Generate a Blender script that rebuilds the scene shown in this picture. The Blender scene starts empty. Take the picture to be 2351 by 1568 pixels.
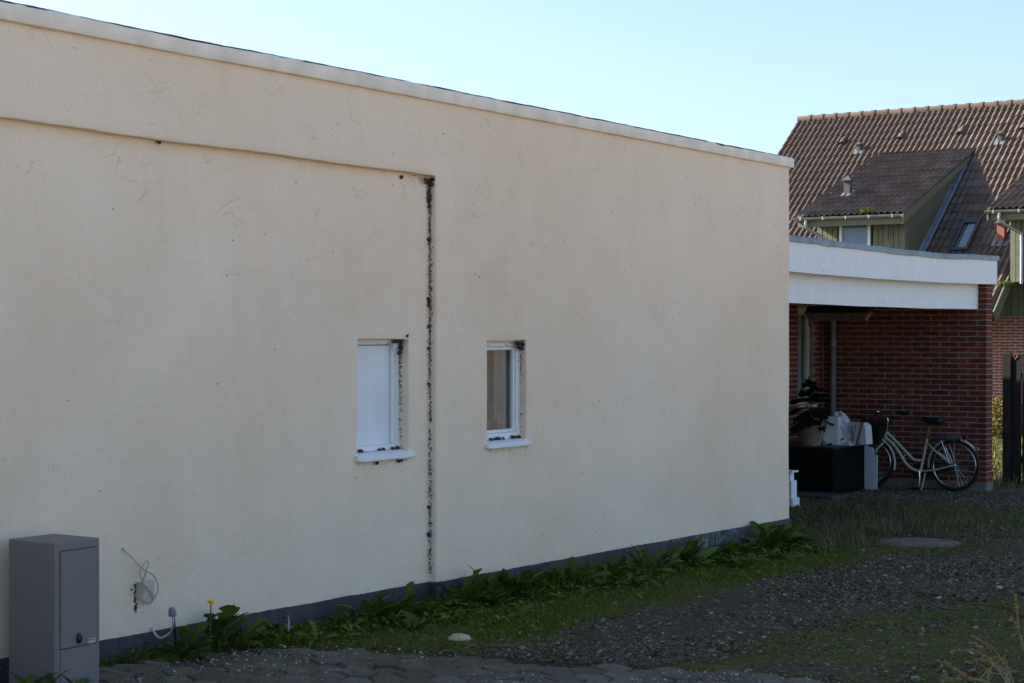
import bpy, bmesh, math, random
import numpy as np
from mathutils import Vector, Matrix, Euler, noise as mnoise

random.seed(7)
RNG = np.random.default_rng(11)
SC = bpy.context.scene
COL = SC.collection
R = math.radians

# ------------------------------------------------------------------ camera
CAM = Vector((6.65, 0.0, 1.90))
YAW = R(33.77)          # the view is turned this far left of the plastered wall's own direction (+Y)
PITCH = R(-0.272)
FPX, CX, CY = 4000.0, 1175.5, 784.0
cam_d = bpy.data.cameras.new('camera')
cam_d.sensor_width = 36.0
cam_d.lens = 36.0 * FPX / 2351.0
cam_d.clip_start = 0.1
cam_d.clip_end = 2000.0
cam_d.dof.use_dof = True
cam_d.dof.focus_distance = 15.0
cam_d.dof.aperture_fstop = 6.3
cam = bpy.data.objects.new('camera', cam_d)
COL.objects.link(cam)
cam.location = CAM
cam.rotation_euler = (R(90) + PITCH, 0, YAW)
SC.camera = cam
SC.render.resolution_x, SC.render.resolution_y = 1024, 683

# ------------------------------------------------------------------ sky, sun, exposure
SUN_TO = Vector((-0.96, -0.27, 0.0)).normalized()     # horizontal direction towards the sun
SUN_EL = R(28)
world = bpy.data.worlds.new('World')
SC.world = world
world.use_nodes = True
wn = world.node_tree
bg = wn.nodes['Background']
sky = wn.nodes.new('ShaderNodeTexSky')
sky.sky_type = 'NISHITA'
sky.sun_disc = False
sky.sun_elevation = SUN_EL
sky.sun_rotation = math.atan2(SUN_TO.x, SUN_TO.y)
sky.altitude = 0
sky.air_density = 1.0
sky.dust_density = 1.8
sky.ozone_density = 3.0
wn.links.new(sky.outputs[0], bg.inputs[0])
bg.inputs[1].default_value = 0.10
sun_d = bpy.data.lights.new('sun', 'SUN')
sun_d.energy = 5.0
sun_d.angle = R(0.53)
sun_d.color = (1.0, 0.93, 0.83)
sun = bpy.data.objects.new('sun', sun_d)
COL.objects.link(sun)
sv = Vector((SUN_TO.x * math.cos(SUN_EL), SUN_TO.y * math.cos(SUN_EL), math.sin(SUN_EL)))
sun.rotation_euler = (-sv).to_track_quat('-Z', 'Y').to_euler()
sun.location = (0, 0, 30)
vs = SC.view_settings
vs.view_transform = 'Standard'
vs.look = 'None'
vs.gamma = 1.0
vs.use_curve_mapping = False
vs.exposure = 1.5
SC.cycles.max_bounces = 8
SC.cycles.use_denoising = True

# ------------------------------------------------------------------ helpers
_right = Vector((math.cos(YAW), math.sin(YAW), 0))
_fwd = Vector((-math.sin(YAW) * math.cos(PITCH), math.cos(YAW) * math.cos(PITCH), math.sin(PITCH)))
_up = _right.cross(_fwd)

def ray(px, py):
    return _fwd + _right * ((px - CX) / FPX) + _up * ((CY - py) / FPX)
def on_x(px, py, x):
    d = ray(px, py); return CAM + d * ((x - CAM.x) / d.x)
def on_y(px, py, y):
    d = ray(px, py); return CAM + d * ((y - CAM.y) / d.y)
def on_z(px, py, z):
    d = ray(px, py); return CAM + d * ((z - CAM.z) / d.z)
def gz(x, y):
    y = min(max(y, 0.0), 32.0)
    if y < 14.4:
        return 0.2 - 0.0244 * (y - 6.2)
    return -0.006 * (y - 14.4)
def on_g(px, py):
    z = 0.1
    for _ in range(12):
        p = on_z(px, py, z); z = gz(p.x, p.y)
    return on_z(px, py, z)
def project(P):
    """N x 3 array -> picture coordinates and depth, used only to leave out what no camera nearby could see."""
    P = np.asarray(P, float) - np.array(CAM)
    a, b, c = P @ np.array(_right), P @ np.array(_up), P @ np.array(_fwd)
    return CX + FPX * a / c, CY - FPX * b / c, c

WL = {}
def tag(o, label=None, cat=None, group=None, kind=None):
    if label: o['label'] = label
    if cat: o['category'] = cat
    if group: o['group'] = group
    if kind: o['kind'] = kind
    return o
def empty(name, loc, label=None, cat=None, group=None):
    o = bpy.data.objects.new(name, None)
    o.empty_display_size = 0.1
    COL.objects.link(o); o.location = loc
    WL[o.name] = Vector(loc)
    return tag(o, label, cat, group)
def wloc(o):
    return WL.get(o.name, Vector((0, 0, 0))) if o else Vector((0, 0, 0))
def link(name, me, mat, parent=None, smooth=False):
    o = bpy.data.objects.new(name, me)
    COL.objects.link(o)
    if mat is not None and not me.materials:
        me.materials.append(mat)
    if parent: o.parent = parent
    WL[o.name] = wloc(parent)
    if smooth:
        me.shade_smooth()
    return o

class MB:
    """collects shapes in world coordinates and links them as ONE mesh object"""
    def __init__(s): s.v = []; s.f = []
    def add(s, vs, fs):
        n = len(s.v); s.v.extend([tuple(p) for p in vs]); s.f.extend([tuple(i + n for i in f) for f in fs]); return s
    def box(s, a, b, c=0.0, M=None):
        """box from a to b with its edges cut back by c; M turns it"""
        (x0, y0, z0), (x1, y1, z1) = a, b
        if c <= 0:
            v = [(x, y, z) for z in (z0, z1) for y in (y0, y1) for x in (x0, x1)]
            f = [(0, 2, 3, 1), (4, 5, 7, 6), (0, 1, 5, 4), (2, 6, 7, 3), (0, 4, 6, 2), (1, 3, 7, 5)]
        else:
            v = []; idx = {}
            for sx in (0, 1):
                for sy in (0, 1):
                    for sz in (0, 1):
                        p = (x1 if sx else x0, y1 if sy else y0, z1 if sz else z0)
                        for ax in range(3):
                            q = [p[i] + ((-c if (sx, sy, sz)[i] else c) if i != ax else 0) for i in range(3)]
                            idx[(sx, sy, sz, ax)] = len(v); v.append(q)
            f = []
            for ax in range(3):
                o1, o2 = [i for i in range(3) if i != ax]
                for s_ in (0, 1):
                    ring = []
                    for a1, a2 in ((0, 0), (1, 0), (1, 1), (0, 1)):
                        k = [0, 0, 0]; k[ax] = s_; k[o1] = a1; k[o2] = a2
                        ring.append(idx[(*k, ax)])
                    f.append(ring)
            for ax in range(3):
                o1, o2 = [i for i in range(3) if i != ax]
                for a1 in (0, 1):
                    for a2 in (0, 1):
                        k0 = [0, 0, 0]; k0[o1] = a1; k0[o2] = a2
                        k1 = list(k0); k1[ax] = 1
                        f.append([idx[(*k0, o1)], idx[(*k1, o1)], idx[(*k1, o2)], idx[(*k0, o2)]])
            for sx in (0, 1):
                for sy in (0, 1):
                    for sz in (0, 1):
                        f.append([idx[(sx, sy, sz, ax)] for ax in range(3)])
        if M is not None: v = [M @ Vector(p) for p in v]
        return s.add(v, f)
    def tube(s, pts, r, n=8, caps=True, flat=None):
        pts = [Vector(p) for p in pts]
        rs = r if isinstance(r, (list, tuple)) else [r] * len(pts)
        v = []; f = []
        prev = None
        for i, p in enumerate(pts):
            t = (pts[min(i + 1, len(pts) - 1)] - pts[max(i - 1, 0)])
            t = t.normalized() if t.length > 1e-9 else Vector((0, 0, 1))
            if prev is None:
                a = t.cross(Vector((0, 0, 1)))
                if a.length < 1e-3: a = t.cross(Vector((1, 0, 0)))
                a.normalize()
            else:
                a = prev - t * prev.dot(t)
                a = a.normalized() if a.length > 1e-6 else t.orthogonal().normalized()
            prev = a
            b = t.cross(a)
            for k in range(n):
                w = 2 * math.pi * k / n
                v.append(p + (a * math.cos(w) + b * math.sin(w)) * rs[i])
        for i in range(len(pts) - 1):
            for k in range(n):
                f.append((i * n + k, i * n + (k + 1) % n, (i + 1) * n + (k + 1) % n, (i + 1) * n + k))
        if caps:
            f.append(tuple(range(n))[::-1]); f.append(tuple(range((len(pts) - 1) * n, len(pts) * n)))
        return s.add(v, f)
    def lathe(s, prof, n=16, M=None, closed=False):
        """profile of (radius, height) turned about Z"""
        v = []; f = []
        for r, z in prof:
            for k in range(n):
                w = 2 * math.pi * k / n
                p = Vector((r * math.cos(w), r * math.sin(w), z))
                v.append(M @ p if M is not None else p)
        m = len(prof)
        for i in range(m if closed else m - 1):
            j = (i + 1) % m
            for k in range(n):
                f.append((i * n + k, i * n + (k + 1) % n, j * n + (k + 1) % n, j * n + k))
        if not closed:
            if prof[0][0] > 1e-6: f.append(tuple(range(n))[::-1])
            if prof[-1][0] > 1e-6: f.append(tuple(range((m - 1) * n, m * n)))
        return s.add(v, f)
    def prism(s, poly, ext):
        """closed polygon of world points swept by ext"""
        n = len(poly); e = Vector(ext)
        v = [Vector(p) for p in poly] + [Vector(p) + e for p in poly]
        f = [tuple(range(n))[::-1], tuple(range(n, 2 * n))] + [(i, (i + 1) % n, n + (i + 1) % n, n + i) for i in range(n)]
        return s.add(v, f)
    def build(s, name, mat, parent=None, smooth=False, fix=True):
        w = wloc(parent)
        me = bpy.data.meshes.new(name)
        me.from_pydata([(p[0] - w.x, p[1] - w.y, p[2] - w.z) for p in s.v], [], s.f)
        if fix:
            bm = bmesh.new(); bm.from_mesh(me); bmesh.ops.recalc_face_normals(bm, faces=bm.faces); bm.to_mesh(me); bm.free()
        me.update()
        if smooth is True: me.shade_smooth()
        elif smooth:
            me.shade_smooth()
            try: me.set_sharp_from_angle(angle=R(smooth))
            except Exception: pass
        return link(name, me, mat, parent)

def spline(pts, n=8):
    """smooth path through points"""
    P = [Vector(p) for p in pts]; out = []
    for i in range(len(P) - 1):
        p0, p1, p2, p3 = P[max(i - 1, 0)], P[i], P[i + 1], P[min(i + 2, len(P) - 1)]
        for k in range(n):
            t = k / n
            out.append(0.5 * ((2 * p1) + (p2 - p0) * t + (2 * p0 - 5 * p1 + 4 * p2 - p3) * t * t + (3 * p1 - p0 - 3 * p2 + p3) * t ** 3))
    out.append(P[-1]); return out

def np_mesh(name, V, F, mat, rnd=None, parent=None, smooth=False):
    """V: n x 3, F: list of int arrays (m x 3 or m x 4)"""
    w = wloc(parent)
    V = np.asarray(V, np.float32) - np.array(w, np.float32)
    me = bpy.data.meshes.new(name)
    me.vertices.add(len(V)); me.vertices.foreach_set('co', V.ravel())
    F = [np.asarray(f, np.int32) for f in F if len(f)]
    nl = sum(f.size for f in F); npoly = sum(len(f) for f in F)
    me.loops.add(nl); me.polygons.add(npoly)
    me.loops.foreach_set('vertex_index', np.concatenate([f.ravel() for f in F]))
    tot = np.concatenate([np.full(len(f), f.shape[1], np.int32) for f in F])
    st = np.concatenate([[0], np.cumsum(tot)[:-1]]).astype(np.int32)
    me.polygons.foreach_set('loop_start', st)
    if rnd is not None:
        a = me.attributes.new('rnd', 'FLOAT', 'POINT'); a.data.foreach_set('value', np.asarray(rnd, np.float32))
    me.update(calc_edges=True)
    me.validate()
    if smooth: me.shade_smooth()
    return link(name, me, mat, parent)

def nz(x, y, z=0.0, s=1.0):
    return mnoise.noise(Vector((x * s, y * s, z * s + 3.7)))
def sstep(a, b, x):
    t = min(max((x - a) / (b - a), 0.0), 1.0); return t * t * (3 - 2 * t)

# ------------------------------------------------------------------ materials
class NT:
    def __init__(s, name):
        s.m = bpy.data.materials.new(name); s.m.use_nodes = True
        s.t = s.m.node_tree; s.b = s.t.nodes['Principled BSDF']
        s.out = s.t.nodes['Material Output']
        s._c = None
    def n(s, typ, **kw):
        x = s.t.nodes.new(typ)
        for k, v in kw.items():
            if k in ('operation', 'blend_type', 'data_type', 'feature', 'distance', 'noise_dimensions', 'voronoi_dimensions', 'attribute_name', 'bands_direction', 'wave_type', 'interpolation_type', 'use_clamp'):
                setattr(x, k, v)
            else:
                x.inputs[k].default_value = v
        return x
    def l(s, a, b): s.t.links.new(a, b); return s
    def co(s, scale=(1, 1, 1), kind='Object'):
        tc = s.t.nodes.new('ShaderNodeTexCoord'); mp = s.t.nodes.new('ShaderNodeMapping')
        mp.inputs['Scale'].default_value = scale
        s.l(tc.outputs[kind], mp.inputs['Vector']); return mp.outputs['Vector']
    def pos(s, scale=(1, 1, 1)):
        g = s.t.nodes.new('ShaderNodeNewGeometry'); mp = s.t.nodes.new('ShaderNodeMapping')
        mp.inputs['Scale'].default_value = scale
        s.l(g.outputs['Position'], mp.inputs['Vector']); return mp.outputs['Vector']
    def noise(s, vec, scale, detail=4, rough=.55, dist=0.0):
        x = s.n('ShaderNodeTexNoise', Scale=scale, Detail=detail, Roughness=rough, Distortion=dist)
        s.l(vec, x.inputs['Vector']); return x.outputs['Fac']
    def ramp(s, fac, stops, interp='LINEAR'):
        x = s.t.nodes.new('ShaderNodeValToRGB'); x.color_ramp.interpolation = interp
        e = x.color_ramp.elements
        while len(e) < len(stops): e.new(0.5)
        for i, (p, c) in enumerate(stops):
            e[i].position = p; e[i].color = (*c, 1) if isinstance(c, tuple) else (c, c, c, 1)
        s.l(fac, x.inputs['Fac']); return x.outputs['Color']
    def mix(s, fac, a, b, mode='MIX'):
        x = s.t.nodes.new('ShaderNodeMix'); x.data_type = 'RGBA'; x.blend_type = mode
        for sock, val in ((x.inputs['Factor'], fac), (x.inputs['A'], a), (x.inputs['B'], b)) if False else ((x.inputs[0], fac), (x.inputs[6], a), (x.inputs[7], b)):
            if hasattr(val, 'is_linked') or isinstance(val, bpy.types.NodeSocket): s.l(val, sock)
            elif isinstance(val, tuple): sock.default_value = (*val, 1)
            else: sock.default_value = val
        return x.outputs[2]
    def math(s, op, a, b=0.0, c=None):
        x = s.t.nodes.new('ShaderNodeMath'); x.operation = op
        for i, val in enumerate((a, b, c)):
            if val is None: continue
            if isinstance(val, bpy.types.NodeSocket): s.l(val, x.inputs[i])
            else: x.inputs[i].default_value = val
        return x.outputs[0]
    def bump(s, h, strength=.3, dist=.01, prev=None):
        x = s.n('ShaderNodeBump', Strength=strength, Distance=dist)
        s.l(h, x.inputs['Height'])
        if prev is not None: s.l(prev, x.inputs['Normal'])
        return x.outputs['Normal']
    def done(s, color=None, rough=.6, normal=None, metal=0.0, spec=.4):
        if color is not None:
            if isinstance(color, tuple): s.b.inputs['Base Color'].default_value = (*color, 1)
            else: s.l(color, s.b.inputs['Base Color'])
        if isinstance(rough, bpy.types.NodeSocket): s.l(rough, s.b.inputs['Roughness'])
        else: s.b.inputs['Roughness'].default_value = rough
        s.b.inputs['Metallic'].default_value = metal
        s.b.inputs['Specular IOR Level'].default_value = spec
        if normal is not None: s.l(normal, s.b.inputs['Normal'])
        return s.m

def simple(name, c, rough=.6, var=.15, scale=8.0, metal=0.0, bump=.1, bscale=60.0, bdist=.004, spec=.4, randvar=0.0):
    """one colour with uneven tone, fine grain and, if asked, a tone of its own for each object"""
    k = NT(name); v = k.co()
    f = k.noise(v, scale, 5)
    lo = tuple(x * (1 - var) for x in c); hi = tuple(min(x * (1 + var), 1) for x in c)
    col = k.ramp(f, [(.3, lo), (.7, hi)])
    if randvar:
        oi = k.t.nodes.new('ShaderNodeObjectInfo')
        h = k.ramp(oi.outputs['Random'], [(0, 1 - randvar), (1, 1 + randvar)])
        h2 = k.n('ShaderNodeMix', data_type='RGBA', blend_type='MULTIPLY'); h2.inputs[0].default_value = 1.0
        k.l(col, h2.inputs[6]); k.l(h, h2.inputs[7]); col = h2.outputs[2]
    nm = k.bump(k.noise(v, bscale, 3), bump, bdist) if bump else None
    rr = k.math('ADD', k.math('MULTIPLY', k.noise(v, scale * 2.3, 3), .25), rough - .12)
    return k.done(col, rr, nm, metal, spec)

def mat_plaster():
    k = NT('cream_plaster'); p = k.pos()
    base = k.ramp(k.noise(p, .55, 6, .6, .4), [(.30, (.80, .615, .445)), (.5, (.845, .670, .510)), (.7, (.86, .705, .550))])
    pv = k.pos((1, 1.3, .8))
    st = k.ramp(k.noise(pv, .9, 7, .65, .8), [(.44, 0.0), (.70, 1.0)])
    base = k.mix(k.math('MULTIPLY', st, .26), base, (.66, .48, .32))
    # rain streaks hanging from the top edge and other marks with a shape of their own
    pr = k.pos((1, 7, .35))
    sr = k.ramp(k.noise(pr, 1.4, 5, .6), [(.56, 0.0), (.75, 1.0)])
    base = k.mix(k.math('MULTIPLY', sr, .06), base, (.50, .43, .35))
    base = k.mix(.22, base, k.ramp(k.noise(p, 75, 4, .75), [(.3, .62), (.7, 1.25)]), 'MULTIPLY')
    crs = k.ramp(k.noise(k.pos((1, .9, 9)), 1.6, 6, .7, .3), [(.58, 0.0), (.70, 1.0)])
    base = k.mix(k.math('MULTIPLY', crs, .14), base, (.62, .46, .31))
    pale = k.ramp(k.noise(k.pos((1, 1.6, 2.6)), 2.3, 6, .7, .6), [(.60, 0.0), (.74, 1.0)])
    base = k.mix(k.math('MULTIPLY', pale, .35), base, (.86, .76, .63))
    # hairline cracks
    wob = k.t.nodes.new('ShaderNodeVectorMath'); wob.operation = 'ADD'
    nn = k.n('ShaderNodeTexNoise', Scale=3.2, Detail=4.0); k.l(p, nn.inputs['Vector'])
    sc = k.t.nodes.new('ShaderNodeVectorMath'); sc.operation = 'SCALE'; sc.inputs['Scale'].default_value = .35
    k.l(nn.outputs['Color'], sc.inputs[0]); k.l(p, wob.inputs[0]); k.l(sc.outputs[0], wob.inputs[1])
    mp = k.t.nodes.new('ShaderNodeMapping'); mp.inputs['Scale'].default_value = (1, .8, 1.7); k.l(wob.outputs[0], mp.inputs['Vector'])
    vo = k.n('ShaderNodeTexVoronoi', feature='DISTANCE_TO_EDGE', Scale=4.2); k.l(mp.outputs[0], vo.inputs['Vector'])
    line = k.ramp(vo.outputs['Distance'], [(0.0, 1.0), (.010, 0.0)])
    sx = k.t.nodes.new('ShaderNodeSeparateXYZ'); k.l(p, sx.inputs[0])
    hi = k.math('SMOOTH_MIN', k.math('MULTIPLY', k.math('SUBTRACT', sx.outputs['Z'], 1.7), .7), 1.0, .2)
    msk = k.ramp(k.math('ADD', k.noise(p, 3.1, 5, .65), k.math('MULTIPLY', hi, .07)), [(.57, 0.0), (.68, 1.0)])
    crack = k.math('MULTIPLY', line, msk)
    base = k.mix(k.math('MULTIPLY', crack, .26), base, (.40, .28, .17))
    # a few pits and flecks of dirt
    vd = k.n('ShaderNodeTexVoronoi', Scale=9.0); k.l(p, vd.inputs['Vector'])
    spot = k.math('MULTIPLY', k.ramp(vd.outputs['Distance'], [(.03, 1.0), (.06, 0.0)]), k.ramp(k.noise(p, 4.3, 2), [(.60, 0.0), (.63, 1.0)]))
    base = k.mix(k.math('MULTIPLY', spot, .8), base, (.10, .08, .06))
    nb = k.bump(k.noise(p, 3.5, 6, .6, .5), .45, .03)
    nb = k.bump(k.noise(p, 90, 3, .6), .25, .003, nb)
    nb = k.bump(k.math('MULTIPLY', crack, -1.0), .6, .006, nb)
    return k.done(base, .9, nb, spec=.15)

def mat_plinth():
    k = NT('plinth_paint'); p = k.pos()
    c = k.ramp(k.noise(p, 3, 6, .6), [(.3, (.036, .034, .037)), (.7, (.055, .052, .056))])
    sx = k.t.nodes.new('ShaderNodeSeparateXYZ'); k.l(p, sx.inputs[0])
    a = k.math('MULTIPLY', k.math('SUBTRACT', sx.outputs['Y'], 11.9), 2.0)
    b = k.math('MULTIPLY', k.math('SUBTRACT', 13.6, sx.outputs['Y']), 2.5)
    z1 = k.math('MINIMUM', k.math('MINIMUM', a, b), 1.0)
    salt = k.math('MULTIPLY', k.math('MAXIMUM', z1, 0.0), k.ramp(k.noise(p, 13, 7, .7, 1.2), [(.50, 0.0), (.62, 1.0)]))
    c = k.mix(k.math('MULTIPLY', salt, .55), c, (.34, .34, .36))
    gr = k.ramp(k.noise(k.pos((1, 6, 1)), 2.5, 5), [(.55, 0.0), (.8, 1.0)])
    c = k.mix(k.math('MULTIPLY', gr, .4), c, (.13, .125, .12))
    nb = k.bump(k.noise(p, 30, 5), .35, .006)
    return k.done(c, .75, nb, spec=.25)

def mat_brick(name='red_brick', lo=(.115, .026, .017), hi=(.235, .056, .034)):
    k = NT(name); v = k.co()
    oi = k.t.nodes.new('ShaderNodeObjectInfo')
    c = k.ramp(oi.outputs['Random'], [(0, lo), (.35, tuple((a + b) * .45 for a, b in zip(lo, hi))), (.75, tuple((a + b) * .52 for a, b in zip(lo, hi))), (1, hi)])
    ad = k.t.nodes.new('ShaderNodeVectorMath'); ad.operation = 'ADD'
    k.l(v, ad.inputs[0]); k.l(oi.outputs['Location'], ad.inputs[1])
    n1 = k.noise(ad.outputs[0], 14, 5, .65)
    c = k.mix(k.math('MULTIPLY', k.ramp(n1, [(.4, 0.0), (.75, 1.0)]), .55), c, tuple(x * .5 for x in lo))
    n2 = k.noise(ad.outputs[0], 45, 4, .6)
    c = k.mix(k.math('MULTIPLY', k.ramp(n2, [(.6, 0.0), (.8, 1.0)]), .25), c, (.40, .33, .28))
    nb = k.bump(n2, .5, .004); nb = k.bump(n1, .5, .006, nb)
    return k.done(c, .88, nb, spec=.2)

def mat_mortar(name='grey_mortar', c=(.25, .23, .205)):
    return simple(name, c, .95, .22, 6, bump=.6, bscale=120, bdist=.004, spec=.1)

def mat_tile():
    k = NT('roof_tile'); v = k.co()
    oi = k.t.nodes.new('ShaderNodeObjectInfo')
    g = k.pos()
    c = k.ramp(oi.outputs['Random'], [(0, (.108, .077, .060)), (.5, (.135, .097, .076)), (1, (.164, .121, .098))])
    n = k.noise(g, 3.3, 6, .65)
    c = k.mix(k.math('MULTIPLY', k.ramp(n, [(.45, 0.0), (.75, 1.0)]), .5), c, (.085, .065, .055))
    li = k.ramp(k.noise(g, 14, 5, .7), [(.62, 0.0), (.74, 1.0)])
    c = k.mix(k.math('MULTIPLY', li, .35), c, (.27, .26, .22))
    nb = k.bump(k.noise(g, 55, 4), .35, .006)
    return k.done(c, .88, nb, spec=.12)

def mat_ground():
    k = NT('yard_ground'); p = k.pos()
    at = k.t.nodes.new('ShaderNodeAttribute'); at.attribute_name = 'moss'
    vo = k.n('ShaderNodeTexVoronoi', Scale=52.0); k.l(p, vo.inputs['Vector'])
    peb = k.ramp(vo.outputs['Color'], [(0, (.024, .020, .014)), (.4, (.075, .061, .042)), (.75, (.16, .132, .095)), (1, (.30, .26, .20))])
    soil = k.ramp(k.noise(p, 7, 6, .65), [(.3, (.022, .016, .009)), (.7, (.058, .043, .025))])
    dist = k.ramp(vo.outputs['Distance'], [(.25, 1.0), (.62, 0.0)])
    c = k.mix(k.math('MULTIPLY', dist, .75), soil, peb)
    moss = k.ramp(k.noise(p, 9, 6, .7), [(.3, (.026, .027, .005)), (.55, (.066, .066, .009)), (.75, (.12, .112, .018))])
    mf = k.math('ADD', at.outputs['Fac'], k.math('MULTIPLY', k.math('SUBTRACT', k.noise(p, 5.5, 6, .7), .5), 1.5))
    mf = k.ramp(mf, [(.40, 0.0), (.66, 1.0)])
    c = k.mix(k.math('MULTIPLY', mf, .9), c, moss)
    # unseen pale ground past the yard, added to bounce warm light onto the wall
    sx = k.t.nodes.new('ShaderNodeSeparateXYZ'); k.l(p, sx.inputs[0])
    bounce_ground = k.ramp(k.math('MULTIPLY', k.math('SUBTRACT', k.math('ADD', sx.outputs['X'], k.math('MULTIPLY', k.noise(p, .7, 4), .8)), 7.3), 2.0), [(0, 0.0), (1, 1.0)])
    c = k.mix(bounce_ground, c, k.ramp(k.noise(p, 5, 6, .7), [(.3, (.40, .31, .215)), (.7, (.50, .39, .27))]))
    h = k.math('ADD', k.math('MULTIPLY', vo.outputs['Distance'], -.9), k.math('MULTIPLY', k.noise(p, 70, 4), .5))
    nb = k.bump(h, .7, .012); nb = k.bump(k.noise(p, 16, 4), .5, .03, nb)
    return k.done(c, .95, nb, spec=.15)

def mat_rnd(name, stops, rough=.8, spec=.08, grain=40, trans=0.0, bump=.3):
    k = NT(name); p = k.pos()
    at = k.t.nodes.new('ShaderNodeAttribute'); at.attribute_name = 'rnd'
    c = k.ramp(at.outputs['Fac'], stops)
    n = k.noise(p, grain, 4)
    c = k.mix(.4, c, k.ramp(n, [(.3, .5), (.7, 1.15)]), 'MULTIPLY')
    nb = k.bump(n, bump, .004) if bump else None
    if trans:
        k.b.inputs['Transmission Weight'].default_value = 0
        k.b.inputs['Subsurface Weight'].default_value = trans
        k.b.inputs['Subsurface Radius'].default_value = (.004, .008, .002)
    return k.done(c, rough, nb, spec=spec)

def mat_leaf(name, a, b, rough=.5, vein=True):
    k = NT(name); v = k.co(); oi = k.t.nodes.new('ShaderNodeObjectInfo')
    c = k.ramp(oi.outputs['Random'], [(0, a), (1, b)])
    n = k.noise(v, 18, 4)
    c = k.mix(.6, c, k.ramp(n, [(.3, .5), (.7, 1.1)]), 'MULTIPLY')
    if vein:
        sx = k.t.nodes.new('ShaderNodeSeparateXYZ'); k.l(v, sx.inputs[0])
        m = k.ramp(k.math('ABSOLUTE', sx.outputs['Y']), [(.006, 1.0), (.018, 0.0)])
        c = k.mix(k.math('MULTIPLY', m, .55), c, (.13, .17, .06))
    nb = k.bump(n, .35, .004)
    di = k.t.nodes.new('ShaderNodeBsdfTranslucent'); k.l(c, di.inputs['Color'])
    ms = k.t.nodes.new('ShaderNodeMixShader'); ms.inputs[0].default_value = .22
    k.done(c, .65, nb, spec=.12)
    k.l(k.b.outputs[0], ms.inputs[1]); k.l(di.outputs[0], ms.inputs[2]); k.l(ms.outputs[0], k.out.inputs['Surface'])
    return k.m

def mat_paver():
    k = NT('concrete_paver'); p = k.pos(); oi = k.t.nodes.new('ShaderNodeObjectInfo')
    c = k.ramp(oi.outputs['Random'], [(0, (.098, .080, .058)), (1, (.160, .134, .100))])
    n = k.noise(p, 11, 6, .65)
    c = k.mix(.7, c, k.ramp(n, [(.3, .55), (.7, 1.15)]), 'MULTIPLY')
    br = k.ramp(k.noise(p, 3.1, 5, .6), [(.42, 0.0), (.65, 1.0)])
    c = k.mix(k.math('MULTIPLY', br, .6), c, (.085, .058, .032))
    vo = k.n('ShaderNodeTexVoronoi', Scale=75.0); k.l(p, vo.inputs['Vector'])
    fl = k.math('MULTIPLY', k.ramp(vo.outputs['Distance'], [(.22, 1.0), (.34, 0.0)]), k.ramp(k.noise(p, 6, 4, .7), [(.52, 0.0), (.62, 1.0)]))
    c = k.mix(k.math('MULTIPLY', fl, .7), c, (.36, .36, .35))
    nb = k.bump(k.noise(p, 120, 4), .5, .003); nb = k.bump(n, .4, .008, nb)
    return k.done(c, .88, nb, spec=.2)

def mat_glass(name='pane_glass', tint=(.9, .93, .95), dirt=.30, rough=.04):
    k = NT(name); v = k.co()
    k.done(tint, rough, None, spec=.6)
    k.b.inputs['Transmission Weight'].default_value = 1.0
    k.b.inputs['IOR'].default_value = 1.45
    tr = k.t.nodes.new('ShaderNodeBsdfTransparent'); tr.inputs[0].default_value = (.80, .83, .84, 1)
    gl = k.t.nodes.new('ShaderNodeBsdfGlossy'); gl.inputs['Roughness'].default_value = rough
    fr = k.n('ShaderNodeFresnel', IOR=1.5)
    ms = k.t.nodes.new('ShaderNodeMixShader')
    ge = k.t.nodes.new('ShaderNodeNewGeometry')   # only the outer face of the pane mirrors
    k.l(k.math('MULTIPLY', fr.outputs[0], k.math('SUBTRACT', 1.0, ge.outputs['Backfacing'])), ms.inputs[0]); k.l(tr.outputs[0], ms.inputs[1]); k.l(gl.outputs[0], ms.inputs[2])
    df = k.t.nodes.new('ShaderNodeBsdfDiffuse'); df.inputs[0].default_value = (.35, .33, .30, 1)
    dm = k.t.nodes.new('ShaderNodeMixShader')
    k.l(k.ramp(k.noise(v, 7, 5, .65), [(.35, dirt * .15), (.75, dirt)]), dm.inputs[0])
    k.l(ms.outputs[0], dm.inputs[1]); k.l(df.outputs[0], dm.inputs[2])
    k.l(dm.outputs[0], k.out.inputs['Surface'])
    return k.m

def mat_whitepaint(name='white_paint', c=(.78, .78, .79), dirt=.35):
    k = NT(name); p = k.pos()
    n = k.noise(k.pos((1, 1, .4)), 6, 6, .65)
    col = k.ramp(n, [(.3, tuple(x * .93 for x in c)), (.6, c)])
    d = k.ramp(k.noise(p, 19, 6, .75), [(.60, 0.0), (.78, 1.0)])
    col = k.mix(k.math('MULTIPLY', d, dirt), col, (.30, .27, .22))
    nb = k.bump(k.noise(p, 60, 4), .18, .003)
    return k.done(col, .55, nb, spec=.35)

M = {}
M['plaster'] = mat_plaster(); M['plinth'] = mat_plinth()
M['brick'] = mat_brick(); M['brick_far'] = mat_brick('far_red_brick', (.24, .066, .046), (.33, .105, .075))
M['mortar'] = mat_mortar(); M['mortar_far'] = mat_mortar('pale_mortar', (.48, .43, .40))
M['tile'] = mat_tile(); M['ground'] = mat_ground(); M['paver'] = mat_paver()
M['white'] = mat_whitepaint(); M['white_board'] = mat_whitepaint('white_board', (.74, .76, .80), .12)
M['fascia'] = mat_whitepaint('white_fascia', (.76, .77, .79), .10)
M['glass'] = mat_glass(dirt=.16); M['glass_clean'] = mat_glass('window_glass', dirt=.03, rough=.02)
M['coping'] = simple('grey_plaster_coping', (.83, .745, .64), .9, .12, 5, bump=.4, bscale=50)
M['felt'] = simple('roofing_felt', (.022, .022, .024), .9, .3, 12, bump=.6, bscale=150)
M['cab'] = simple('grey_steel', (.180, .156, .148), .55, .06, 3, bump=.25, bscale=260, bdist=.0015)
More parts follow.
